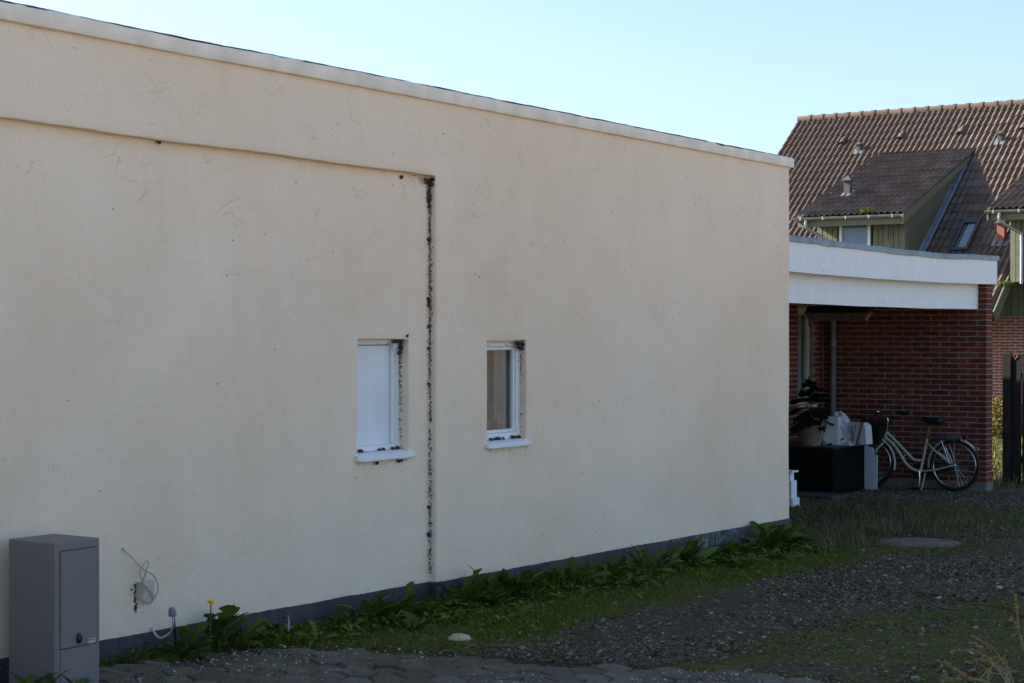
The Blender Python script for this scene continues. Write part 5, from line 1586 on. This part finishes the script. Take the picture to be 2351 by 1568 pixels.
fboard(2303, 2321, 811, fy - .02, .10, 'post')
fboard(2326, 2344, 813, fy, .025, 'board', True); fboard(2347, 2365, 812, fy, .025, 'board'); fboard(2368, 2386, 812, fy, .025, 'board'); fboard(2389, 2407, 813, fy, .025, 'board')
fboard(2319, 2332, 820, fy + .06, .025, 'board')
xa, xb = on_y(2310, 900, fy).x, on_y(2420, 900, fy).x
for zz in (.28, 1.35): MB().box((xa, fy + .028, fz + zz), (xb, fy + .058, fz + zz + .09), .003).build('rail', M['blackwood'], fence)
splin = MB()
for k in range(9):
    x = on_y(2333 + random.uniform(-6, 6), 815, fy).x; z = on_y(2333, 815, fy).z
    splin.tube([(x, fy - .003, z - .09 * random.random()), (x + random.gauss(0, .015), fy - .006, z + random.uniform(0, .02))], .004, 4)
splin.build('splinters', simple('fresh_wood', (.34, .17, .08), .8), fence)

# ================================================================== PAVING
path = MB()
gp = [on_g(150, 1545)] + PAVE_EDGE
paving = bpy.data.objects.new('paving', None); COL.objects.link(paving); WL[paving.name] = Vector((0, 0, 0))
tag(paving, 'worn concrete hexagon paving along the bottom left', 'paving'); paving['kind'] = 'structure'
HX_R, HX_W = .125, .21      # half length across points and width across flats of one stone
def paver_mesh(seed):
    rs = random.Random(seed)
    base = [(.125, 0), (.070, .080), (-.070, .080), (-.125, 0), (-.070, -.080), (.070, -.080)]
    ring = []
    for (a, b) in zip(base, base[1:] + base[:1]):
        for t in (0, .35, .65):
            x, y = a[0] + (b[0] - a[0]) * t, a[1] + (b[1] - a[1]) * t
            k = (0 if t == 0 else rs.uniform(-.0035, .0035)); L = math.hypot(x, y); g = .950
            ring.append((x * g * (1 + k / L), y * g * (1 + k / L)))
    n = len(ring); v = [(x, y, -.05) for x, y in ring] + [(x, y, -.006) for x, y in ring] + [(x * .955, y * .945, .0 + rs.uniform(-.001, .001)) for x, y in ring] + [(0, 0, .0015)]
    f = [(i, (i + 1) % n, n + (i + 1) % n, n + i) for i in range(n)] + [(n + i, n + (i + 1) % n, 2 * n + (i + 1) % n, 2 * n + i) for i in range(n)] + [(2 * n + i, 2 * n + (i + 1) % n, 3 * n) for i in range(n)]
    o = MB().add(v, f).build('paver', M['paver'], smooth=35, fix=True); me = o.data; bpy.data.objects.remove(o); return me
PV = [paver_mesh(k) for k in range(6)]
PAV = []
rotp = R(-28); cr_, sr_ = math.cos(rotp), math.sin(rotp)
cand = []
for i in range(-40, 60):
    for j in range(-60, 80):
        lx, ly = i * .195, j * .160 + (.080 if i % 2 else 0)
        x, y = 2.0 + lx * cr_ - ly * sr_, 6.5 + lx * sr_ + ly * cr_
        if not (-.2 < x < 6 and 2 < y < 11): continue
        if pave_side(x, y) < .045: continue
        if x < .12: continue
        cand.append((x, y))
P = np.array([(x, y, gz(x, y)) for x, y in cand]); ux, uy, ud = project(P)
keep = [c for c, a, b, d in zip(cand, ux, uy, ud) if -250 < a < 2600 and b < 1760 and d > 1]
keep.sort(key=lambda c: (CAM.x - c[0]) ** 2 + c[1] ** 2, reverse=True)
for (x, y) in keep[:298]:
    if cx0 - .05 < x < cx1 + .05 and cy0 - .08 < y < cy1 + .08: continue
    o = bpy.data.objects.new('paver', random.choice(PV)); COL.objects.link(o); o.parent = paving
    ps = pave_side(x, y)
    o.location = (x, y, gz(x, y) + random.gauss(0, .005) - .002 + nz(x, y, 2, 1.2) * .012)
    o.rotation_euler = (random.gauss(0, .014), random.gauss(0, .014) + (.02 if ps < .12 else 0), rotp + random.choice((0, math.pi)) + random.gauss(0, .012))
    PAV.append((x, y))
# little tufts in the joints
JT = []
for (x, y) in PAV:
    for _ in range(2):
        if random.random() < .45: continue
        a = random.choice((0, 1, 2, 3, 4, 5)); bx, by = ((.125, 0), (.070, .080), (-.070, .080), (-.125, 0), (-.070, -.080), (.070, -.080))[a]
        jx_, jy_ = x + bx * cr_ - by * sr_, y + bx * sr_ + by * cr_
        for q in range(random.choice((5, 9, 16))):
            JT.append((jx_ + random.gauss(0, .012), jy_ + random.gauss(0, .012), gz(jx_, jy_) - .006))
# lifted pavers and broken kerb pieces beside the cabinet
for (px, py, rz, ry, rx) in ((262, 1548, .3, .10, -.12), (345, 1527, -.2, -.08, -.16), (300, 1544, .9, .05, .10), (250, 1563, .1, .02, .03)):
    q = on_g(px, py); o = bpy.data.objects.new('paver', random.choice(PV)); COL.objects.link(o); o.parent = paving
    o.location = (q.x, q.y, q.z + .022); o.rotation_euler = (rx, ry, rz)

# ================================================================== GRAVEL
def scatter(n, fn, xr, yr, margin=380):
    out = []
    while len(out) < n:
        m = 4000
        X = RNG.uniform(*xr, m); Y = RNG.uniform(*yr, m)
        P = np.stack([X, Y, np.array([gz(a, b) for a, b in zip(X, Y)])], 1)
        a, b, d = project(P)
        ok = (a > -margin) & (a < 2351 + margin) & (b < 1568 + margin) & (d > 2)
        for p in P[ok]:
            if RNG.random() < fn(p[0], p[1]): out.append(p)
        scatter.tries += 1
        if scatter.tries > 4000: break
    return np.array(out[:n])
scatter.tries = 0
ICO = []
bm = bmesh.new(); bmesh.ops.create_icosphere(bm, subdivisions=1, radius=1.0)
icv = np.array([v.co for v in bm.verts]); icf = np.array([[v.index for v in f.verts] for f in bm.faces]); bm.free()
def stones(P, rad, name, mat, sink=.25):
    n = len(P); k = len(icv)
    sc = np.stack([rad * RNG.uniform(.8, 1.5, n), rad * RNG.uniform(.7, 1.1, n), rad * RNG.uniform(.35, .75, n)], 1)
    V = np.repeat(icv[None], n, 0) * (1 + RNG.normal(0, .16, (n, k, 1)))
    V = V * sc[:, None, :]
    th = RNG.uniform(0, 6.283, n); c, s = np.cos(th), np.sin(th)
    tl = RNG.normal(0, .25, n)
    X = V[..., 0] * c[:, None] - V[..., 1] * s[:, None]; Y = V[..., 0] * s[:, None] + V[..., 1] * c[:, None]; Z = V[..., 2] + X * tl[:, None]
    V = np.stack([X, Y, Z], -1) + P[:, None, :]
    V[..., 2] += (sc[:, 2] * (1 - 2 * sink))[:, None] * .8
    F = (icf[None] + (np.arange(n) * k)[:, None, None]).reshape(-1, 3)
    rn = np.repeat(RNG.random(n), k)
    return np_mesh(name, V.reshape(-1, 3), [F], mat, rn)
def gdens(x, y):
    if pave_side(x, y) > -.02 and y < 11 and x < 5: return 0
    if x < .05 and y < 14.5: return 0
    if y > 21.0 and x < -.3: return 0
    if x < sx1 + .05 and y > sy0 - .02: return 0
    g = gravel_amount(x, y)
    return .14 + .86 * g ** 1.3
Pg = scatter(70000, gdens, (-2.2, 4.6), (6.5, 21.6))
rad = np.exp(RNG.normal(math.log(.0066), .42, len(Pg))); rad = np.clip(rad, .004, .030)
o = stones(Pg, rad, 'gravel', M['stones']); tag(o, 'loose grey gravel strewn over the yard', 'gravel', kind='stuff')
def gdens2(x, y): return .55 + nz(x, y, 0, .8) * .8 if not (x < -.75 and y < 21.4) else 0
Ps = scatter(5200, gdens2, (-6.4, 1.6), (21.3, 36), 150)
o = stones(Ps, np.clip(np.exp(RNG.normal(math.log(.019), .3, len(Ps))), .01, .05), 'sunlit_gravel', M['limestone'] if False else M['stones']); tag(o, 'sunlit pale gravel on the path beyond the fence', 'gravel', kind='stuff')
# flakes and little stones swept onto the paving
Pp = scatter(4200, lambda x, y: 1 if pave_side(x, y) > 0 and nz(x, y, 3, 1.6) > -.05 else 0, (.1, 4.5), (3.5, 10.5))
Pp[:, 2] += .006
o = stones(Pp, np.clip(np.exp(RNG.normal(math.log(.0042), .4, len(Pp))), .002, .009), 'paving_grit', M['grit'], .35); tag(o, 'pale grit and flakes scattered on the paving', 'grit', kind='stuff')

# ------------------------------------------------------------------ single stones one can point at
def rock(px, py, w, h, mat, label, seed, name='stone'):
    q = on_g(px, py); bm = bmesh.new(); bmesh.ops.create_icosphere(bm, subdivisions=3, radius=1.0)
    for v in bm.verts:
        d = 1 + .16 * mnoise.noise(v.co * 1.3 + Vector((seed, 0, 0))) + .06 * mnoise.noise(v.co * 4 + Vector((seed, 3, 0)))
        v.co = Vector((v.co.x * w * d, v.co.y * w * .6 * d, v.co.z * h * d))
    me = bpy.data.meshes.new(name); bm.to_mesh(me); bm.free(); me.shade_smooth()
    o = link(name, me, mat); o.location = (q.x, q.y, q.z + h * .72); o.rotation_euler = (0, .06, YAW + .1); tag(o, label, 'stone'); return o
rock(1055, 1474, .062, .030, M['limestone'], 'pale yellowish oblong stone lying in the grass above the paving edge', 2)
rock(2150, 1437, .035, .018, M['darkstone'], 'small dark stone lying alone on mossy gravel right of centre', 5)
rock(2048, 1388, .022, .012, M['limestone'], 'small white pebble on the gravel below the concrete well cover', 7) if False else None
rock(2295, 1352, .024, .014, M['limestone'], 'small white pebble on the gravel near the right edge', 9)
rock(2030, 1350, .030, .016, M['darkstone'], 'dark pebble on the gravel below the concrete well cover', 11)
# round concrete well cover
wc = on_g(2110, 1247)
o = MB().lathe([(.37, -.05), (.37, .004), (.36, .012), (.25, .015), (0, .017)], 40, Matrix.Translation((wc.x, wc.y, wc.z - .002))).build('well_cover', M['wellconcrete'], None, smooth=40); tag(o, 'round flat concrete well cover sunk in the grass beyond the corner', 'well cover')
# dry twig
def gpt(px, py, h): q = on_g(px, py); return (q.x, q.y, q.z + h)
tw = MB().tube(spline([gpt(1010, 1499, .012), gpt(1050, 1497, .012), gpt(1090, 1489, .022), gpt(1098, 1488, .02), gpt(1160, 1490, .018), gpt(1192, 1486, .02)], 5), [.0035] * 26, 5).tube([gpt(1160, 1490, .018), gpt(1172, 1478, .04)], .0022, 5).tube([gpt(1168, 1490, .018), gpt(1184, 1495, .012)], .002, 5).build('twig', M['wood']); tag(tw, 'thin dry twig lying across the grass edge below the pale stone', 'twig')

# ================================================================== GRASS AND GROUND COVER
def blades(P, h, w, lean, name, mat, label):
    n = len(P); th = RNG.uniform(0, 6.283, n); dx, dy = np.cos(th) * w, np.sin(th) * w
    la = RNG.uniform(0, 6.283, n); lx, ly = np.cos(la) * lean * h, np.sin(la) * lean * h
    z0 = P[:, 2] - .006
    q = lambda fx, fy, fz: np.stack([P[:, 0] + fx, P[:, 1] + fy, z0 + fz], 1)
    V = np.stack([q(-dx, -dy, 0 * h), q(dx, dy, 0 * h), q(lx * .35 + dx * .75, ly * .35 + dy * .75, h * .6), q(lx * .35 - dx * .75, ly * .35 - dy * .75, h * .6), q(lx, ly, h * (1 - .25 * lean))], 1).reshape(-1, 3)
    b = (np.arange(n) * 5)[:, None]
    F4 = b + np.array([[0, 1, 2, 3]]); F3 = b + np.array([[3, 2, 4]])
    rn = np.repeat(RNG.random(n), 5)
    o = np_mesh(name, V, [F3, F4], mat, rn); tag(o, label, 'grass', kind='stuff'); return o
def strip_w(y): return 1.28 - .035 * (y - 7.5)
STONE = on_g(1055, 1473)
def g_strip(x, y):
    if (x - STONE.x - .03) ** 2 + (y - STONE.y + .03) ** 2 < .018: return 0
    if y > 14.5 or x < .01 + (REC if y < Y_STEP else 0): return 0
    if pave_side(x, y) > -.01: return .02 if x > .25 else 0
    e = strip_w(y) + nz(x, y, 0, 1.6) * .25
    t = 1 - sstep(e - .35, e, x)
    return t * (.35 + .65 * sstep(-.25, .25, nz(x, y, 4, 1.3)))
scatter.tries = 0
Pa = scatter(42000, g_strip, (-.05, 1.7), (5.8, 14.5), 300)
hh = np.abs(RNG.normal(.022, .012, len(Pa))) + .008
hh *= 1 + .7 * (Pa[:, 0] < .22)
blades(Pa, hh, .0013 + .0009 * RNG.random(len(Pa)), np.abs(RNG.normal(.35, .3, len(Pa))), 'grass_strip', M['grass'], 'low green grass in the strip along the plastered wall')
# clumps of long grass under the right window
Pc = []
for (px, py, n, r) in ((1075, 1345, 60, .10), (1290, 1350, 150, .22), (1340, 1345, 160, .22), (1400, 1335, 120, .2), (1240, 1350, 90, .2), (1785, 1235, 60, .06), (1730, 1250, 40, .1)):
    q = on_x(px, py, .14)
    for _ in range(n):
        x, y = .03 + abs(random.gauss(.09, r * .5)), q.y + random.gauss(0, r); Pc.append((x, y, gz(x, y)))
Pc = np.array(Pc); blades(Pc, RNG.uniform(.10, .27, len(Pc)), .0022, np.abs(RNG.normal(.5, .3, len(Pc))), 'long_grass', M['grass'], 'long arching grass blades growing against the dark plinth')
JT = np.array(JT); blades(JT, RNG.uniform(.010, .034, len(JT)), .0016, np.abs(RNG.normal(.5, .3, len(JT))), 'joint_tufts', M['grass'], 'tiny green tufts growing in the paving joints')
# mossy tufts over the yard and the dry grass by the corner
def g_moss(x, y):
    if pave_side(x, y) > -.03 and y < 11 and x < 5: return 0
    if x < .02 and y < 14.5: return 0
    if x < sx1 + .3 and y > sy0 - .6: return 0
    if y > 20.8: return .15
    return .05 + .95 * (1 - gravel_amount(x, y)) ** 1.5
scatter.tries = 0
Pm = scatter(42000, g_moss, (-2.2, 4.6), (6.5, 21.4))
blades(Pm, np.abs(RNG.normal(.016, .010, len(Pm))) + .006, .0022, np.abs(RNG.normal(.5, .3, len(Pm))), 'moss_tufts', M['grass'], 'short mossy grass spread over the gravel yard')
def g_dry(x, y):
    a = math.exp(-((x - .35) / .75) ** 2 - ((y - 15.6) / 1.25) ** 2) + .5 * math.exp(-((x + .5) / .9) ** 2 - ((y - 17.5) / .8) ** 2)
    a += .8 * math.exp(-((x - wc.x - .5) / .14) ** 2 - ((y - wc.y - .1) / .18) ** 2) + .14 * math.exp(-((x - 1.2) / 1.0) ** 2 - ((y - 17.5) / 1.6) ** 2)
    if (x - wc.x) ** 2 + (y - wc.y) ** 2 < .19: return 0
    return a * (.3 + .7 * sstep(-.2, .3, nz(x, y, 2, 2.2))) if (x > .05 or y > 14.6) else 0
scatter.tries = 0
Pd = scatter(5200, g_dry, (-1.8, 2.8), (13.2, 19.5))
blades(Pd, np.abs(RNG.normal(.07, .05, len(Pd))) + .02, .0022, np.abs(RNG.normal(.55, .35, len(Pd))), 'dry_grass', M['drygrass'], 'dry straw coloured grass beyond the corner of the plastered wall')
scatter.tries = 0
Pk = scatter(9000, lambda x, y: .25 + .75 * sstep(-.1, .3, nz(x, y, 1, .8)) if not (x < -.75 and y < 21.5) else 0, (-6.4, 1.6), (21.35, 37.5), 120)
blades(Pk, np.abs(RNG.normal(.09, .06, len(Pk))) + .03, .006, np.abs(RNG.normal(.4, .3, len(Pk))), 'sunny_grass', M['sungrass'], 'bright sunlit grass and weeds beyond the brick wall')
# small round leaves of ground cover
scatter.tries = 0
def g_cov(x, y):
    v = g_strip(x, y); return v * (.04 + .96 * math.exp(-(x / .30) ** 2)) * (.15 + .85 * sstep(-.05, .3, nz(x, y, 9, 1.7)))
Pv = scatter(6000, g_cov, (-.04, 1.5), (5.8, 14.5), 300)
n = len(Pv); r = RNG.uniform(.004, .011, n); th = RNG.uniform(0, 6.283, n); hz = np.abs(RNG.normal(.022, .018, n)) + .004 + .02 * np.exp(-Pv[:, 0] / .25)
tx, ty = RNG.normal(0, .45, n), RNG.normal(0, .45, n)
ang = np.linspace(0, 2 * np.pi, 7)[:6]
vx = r[:, None] * np.cos(ang + th[:, None]) * 1.3; vy = r[:, None] * np.sin(ang + th[:, None])
V = np.stack([Pv[:, 0:1] + vx, Pv[:, 1:2] + vy, Pv[:, 2:3] + hz[:, None] + vx * tx[:, None] + vy * ty[:, None]], -1).reshape(-1, 3)
F = (np.arange(n) * 6)[:, None] + np.arange(6)[None]
o = np_mesh('ground_cover', V, [F], M['cover'], np.repeat(RNG.random(n), 6)); tag(o, 'tiny leaved ground cover weeds along the foot of the wall', 'weeds', kind='stuff')

# ================================================================== LEAFY WEEDS, leaf by leaf
def leaf_mesh(kind, seed):
    rs = random.Random(seed); n = 15; L = 1.0; up = []; 
    for i in range(n + 1):
        t = i / n
        if kind == 'dandelion':
            env = .05 + .13 * (t ** .8) * (1 - max(0, (t - .80) / .20) ** 1.6 * .97)
            tooth = (.28 + .72 * abs(((t * 5.2 + rs.uniform(-.05, .05)) % 1.0))) if t < .82 else 1.0
            w = env * tooth
        else:
            w = .13 * math.sin(math.pi * min(t ** .75, .995)) ** .8 + (.02 if t < .25 else 0)
        if i == 0: w = .018
        up.append((t, max(w, .003)))
    v = []; f = []
    for t, w in up:
        z = .10 * math.sin(t * 2.2) - .30 * t * t
        cup = .35 * w
        rp = rs.uniform(-.012, .012)
        v += [(t * L, -w, z + cup + rp), (t * L, 0, z), (t * L, w, z + cup - rp)]
    for i in range(n):
        f += [(i * 3, i * 3 + 3, i * 3 + 4, i * 3 + 1), (i * 3 + 1, i * 3 + 4, i * 3 + 5, i * 3 + 2)]
    o = MB().add(v, f).build('leaf', M['leaf'] if kind == 'dandelion' else M['leaf_blue'], fix=False, smooth=True); me = o.data; bpy.data.objects.remove(o); return me
LD = [leaf_mesh('dandelion', k) for k in range(5)]; LK = [leaf_mesh('dock', k + 20) for k in range(4)]
# the midrib of a leaf is drawn in metres across its own width; leaves are scaled at the object
def weed(x, y, n, L, up, label, group=None, kind=0, name='dandelion', cat='weed', lean=None, elr=None):
    z = gz(x, y)
    t = empty(name, (x, y, z), label, cat, group)
    for k in range(n):
        o = bpy.data.objects.new('leaf', random.choice(LK if kind else LD)); COL.objects.link(o); o.parent = t
        s = L * random.uniform(.65, 1.15)
        az = 2 * math.pi * k / n + random.uniform(-.35, .35)
        if x < .16 and abs(math.cos(az)) > .3 and math.cos(az) < 0: az = math.pi - az + random.uniform(-.4, .4)
        if lean is not None and random.random() < .6: az = lean + random.uniform(-.6, .6)
        el = R(random.uniform(12, 45) + up * random.random())
        if elr: el = R(random.uniform(*elr))
        o.location = (random.gauss(0, .008), random.gauss(0, .008), .002)
        o.rotation_euler = Euler((random.gauss(0, .3), -el, az), 'XYZ')
        o.scale = (s, s * random.uniform(.9, 1.3), s)
    return t
def wx_at(px, x): return on_x(px, 1400, x).y
# plants that stand out
fy_ = wx_at(483, .06)
dnd = weed(.06, fy_ + .05, 11, .30, 48, 'tall dandelion with one yellow flower rising in front of the plinth', None, 0, elr=(48, 84))
fp = on_x(484, 1384, .15)
MB().tube(spline([(.12, fp.y + .02, gz(.1, fy_)), (.14, fp.y + .006, gz(0, fy_) + .12), (fp.x, fp.y, fp.z - .004)], 6), .0035, 6).build('flower_stalk', M['stalk'], dnd)
fl_ = MB()
for ringk, (m, rl, el) in enumerate(((22, .024, 8), (18, .019, 32), (12, .013, 58))):
    for k in range(m):
        a = 2 * math.pi * (k + .3 * ringk) / m; d = Vector((math.cos(a) * math.cos(R(el)), math.sin(a) * math.cos(R(el)), math.sin(R(el)))); s_ = Vector((-math.sin(a), math.cos(a), 0)) * .0026
        d = Matrix.Rotation(R(-38), 3, 'Y').inverted() @ d; s_ = Matrix.Rotation(R(-38), 3, 'Y').inverted() @ s_
        c = Vector(fp); fl_.add([c - s_ * .5, c + s_ * .5, c + d * rl + s_, c + d * rl - s_], [(0, 1, 2, 3)])
fl_.build('flower', M['flower'], dnd, fix=False)
weed(.15, wx_at(402, .1), 20, .19, 48, 'bushy dandelion clump around the capped cable end', None, 0)
weed(.10, wx_at(545, .1), 11, .23, 10, 'broad dandelion spreading right of the yellow flower', None, 0)
weed(.12, wx_at(835, .1), 11, .26, 48, 'tall leafy weed in front of the plinth below the panelled window', None, 1, 'dock_weed')
weed(.12, wx_at(1010, .12), 9, .22, 20, 'leafy weed at the foot of the wall step', None, 0)
weed(.10, wx_at(1583, .1), 10, .28, 50, 'upright leafy weed before the pale salt stain on the plinth', None, 1, 'dock_weed')
weed(.11, wx_at(1545, .1), 9, .24, 45, 'upright leafy weed just left of the one before the salt stain', None, 1, 'dock_weed')
weed(.09, CORNER_Y - .08, 6, .20, 50, 'leafy weed standing right at the far corner of the plinth', None, 1, 'dock_weed')
weed(.45, wx_at(120, .45), 6, .13, 50, 'small weed showing its leaf tips before the utility cabinet', None, 0) if False else None
for px in (62, 115, 168):
    q = on_g(px, 1600); weed(q.x, q.y, 6, .15, 50, 'leafy weed tips in front of the grey utility cabinet', 'weeds before the cabinet', 1, 'dock_weed')
# the many others along the wall
def lab(x, y):
    zones = ((on_x(700, 1400, .2).y, 'just right of the yellow flower'), (on_x(820, 1400, .2).y, 'between yellow flower and panelled window'), (Y_STEP, 'below the panelled window'), (w2[0] + .1, 'just right of the wall step'), (w2[1] + .35, 'below the glazed window'), (12.0, 'right of the glazed window'), (13.3, 'below the pale salt stain'), (99, 'near the far corner of the building'))
    zn = next(t for lim, t in zones if y < lim)
    ds = 'hard against the plinth' if x < .16 else ('a hand from the plinth' if x < .34 else 'out in the grass strip')
    return 'dandelion ' + ds + ' ' + zn, 'dandelions ' + ds + ' ' + zn
k = 0; tries = 0
while k < 128 and tries < 4000:
    tries += 1
    y = random.uniform(on_x(560, 1400, .2).y, CORNER_Y - .05)
    x = abs(random.gauss(0, .30)) + .07
    if x > strip_w(y) - .2 or pave_side(x, y) > -.05: continue
    if Y_STEP < y < Y_STEP + .6 and x > .35: continue
    if random.random() > math.exp(-x / .42): continue
    lb, gp_ = lab(x, y)
    knd = 1 if random.random() < .28 else 0
    if knd: lb, gp_ = lb.replace('dandelion', 'broad leaved weed'), gp_.replace('dandelions', 'broad leaved weeds')
    weed(x, y, random.choice((6, 7, 8, 9)), random.uniform(.11, .20) * (1.35 if x < .2 else .85), 40 if x < .2 else 6, lb, gp_, knd, 'dock_weed' if knd else 'dandelion')
    k += 1
for (px, py) in ((262, 1520), (290, 1515), (375, 1528), (430, 1487), (462, 1484)):
    q = on_g(px, py); weed(max(q.x, .06), q.y, 7, .075, 45, 'tiny leafy weed among loose paving beside the cabinet', 'tiny weeds by the loose paving', 1, 'small_weed')
# white curl of a withered leaf
q = on_x(662, 1425, .16)
o = MB().tube([q + Vector((0, 0, -.06)), q + Vector((0, .006, -.02)), q + Vector((.004, -.006, .03))], [.004, .006, .002], 6).build('withered_leaf', M['sticker']); tag(o, 'curled whitish withered leaf sticking up among the weeds', 'leaf')

# ================================================================== BUSH AND SEED GRASS
bq = on_y(2305, 1040, 33.0); bcx, bcy = bq.x, 33.0; bz = gz(bcx, bcy)
bush = empty('autumn_bush', (bcx, bcy, bz), 'yellow brown autumn bush by the brick wall behind the fence', 'bush')
hb_ = on_y(2305, 912, 33.0).z - bz
tr = MB()
for k in range(9):
    a = random.uniform(0, 6.3); tr.tube([(bcx, bcy, bz), (bcx + .2 * math.cos(a), bcy + .2 * math.sin(a), bz + hb_ * .5), (bcx + .4 * math.cos(a), bcy + .4 * math.sin(a), bz + hb_ * .9)], [.015, .01, .004], 5)
tr.build('stems', M['wood'], bush)
V = []; Fq = []; rn = []
for _ in range(5200):
    a = random.uniform(0, 6.3); t = random.random() ** .5; zz = random.random()
    r = .55 * (math.sin(math.pi * min(zz * .9 + .08, 1)) ** .6) * t
    c = Vector((bcx + r * math.cos(a), bcy + r * math.sin(a), bz + zz * hb_))
    d1 = Vector((random.gauss(0, 1), random.gauss(0, 1), random.gauss(0, .6))).normalized() * .028; d2 = d1.orthogonal().normalized() * .016
    k0 = len(V); V += [tuple(c - d1), tuple(c + d2), tuple(c + d1), tuple(c - d2)]; Fq.append((k0, k0 + 1, k0 + 2, k0 + 3)); rn += [random.random()] * 4
np_mesh('crown', V, [np.array(Fq)], M['autumn'], rn, bush)

def seed_grass(root, heads, label, name='seed_grass'):
    t = empty(name, root, label, 'grass')
    R0 = Vector(root)
    for (pts, seeds) in heads:
        sp = spline(pts, 8)
        st = MB().tube(sp, [.0026 - .0016 * i / len(sp) for i in range(len(sp))], 5).build('stalk', M['drystalk'], t, smooth=True)
        if not seeds: continue
        V = []; Fq = []; rn = []
        n0 = int(len(sp) * seeds)
        for i in range(n0, len(sp) - 1):
            d = sp[i + 1] - sp[i]; dn = d.normalized()
            for q in range(7):
                p = sp[i] + d * (q / 7); o_ = (dn * 1.0 + Vector((random.gauss(0, .5), random.gauss(0, .5), random.gauss(0, .5)))).normalized() * random.uniform(.008, .015)
                s_ = o_.orthogonal().normalized() * .0032; m = p + o_ * .5
                k0 = len(V); V += [tuple(p), tuple(m + s_), tuple(p + o_), tuple(m - s_)]; Fq.append((k0, k0 + 1, k0 + 2, k0 + 3)); rn += [random.random()] * 4
        if Fq: np_mesh('seed_head', V, [np.array(Fq)], M['seedhead'], rn, t)
def fg(px, py, d): return CAM + ray(px, py) * d
D0 = 6.8
def zp(x, y, dd=0.0): return fg((2700 + x / 6.247) / 1.27604, (1750 + y / 6.247) / 1.27604, D0 + dd)
rt = fg(2330, 1700, D0); rt.z = gz(rt.x, rt.y)
b0 = zp(1250, 1700)
seed_grass(rt, [
    ([rt, b0, zp(1080, 1520), zp(880, 1480), zp(700, 1370), zp(520, 1250), zp(385, 1185)], .45),
    ([rt, b0, zp(1120, 1560), zp(900, 1500), zp(640, 1490), zp(400, 1510)], .45),
    ([rt, zp(1000, 1760), zp(1100, 1470), zp(1250, 1300), zp(1400, 1170), zp(1490, 1130), zp(1400, 1100), zp(1270, 1125)], .80),
    ([rt, zp(1700, 1760, .1), zp(1560, 1560, .1), zp(1340, 1270, .1), zp(1220, 1170, .1), zp(1050, 1155, .1), zp(900, 1185, .1)], .62),
    ([rt, zp(1700, 1700, .1), zp(1500, 1200, .1), zp(1370, 1010, .1), zp(1250, 900, .1), zp(1080, 800, .1), zp(930, 730, .1)], .55),
    ([rt, zp(1650, 1720, .05), zp(1420, 1300, .05), zp(1180, 1080, .05), zp(1080, 960, .05), zp(990, 860, .05)], .62),
    ([rt, zp(1600, 1740, .05), zp(1300, 1200, .05), zp(1100, 1040, .05), zp(960, 985, .05), zp(760, 980, .05), zp(570, 1005, .05)], .60),
    ([rt, zp(1620, 1700), zp(1610, 1450), zp(1560, 1250), zp(1500, 1130)], .6),
    ([rt, zp(1540, 1540), zp(1800, 1350)], 0),
    ([rt, zp(1240, 1560), zp(1235, 1340)], .3),
    ([rt, zp(1560, 1420, .1), zp(1400, 1410, .1), zp(1200, 1330, .1), zp(1060, 1205, .1)], 0)],
    'dry ochre seed grass leaning into the bottom right corner of the picture')
rt2 = fg(2420, 1750, 7.3); rt2.z = gz(rt2.x, rt2.y)
def z2(px, py): return fg(px, py, 7.3)
seed_grass(rt2, [([rt2, z2(2372, 1560), z2(2345, 1470), z2(2336, 1410), z2(2332, 1365)], .45), ([rt2, z2(2380, 1560), z2(2358, 1480), z2(2352, 1430)], .4), ([rt2, z2(2372, 1540), z2(2340, 1450), z2(2324, 1420)], .6)], 'blurred reddish seed grass stem at the right edge of the picture')
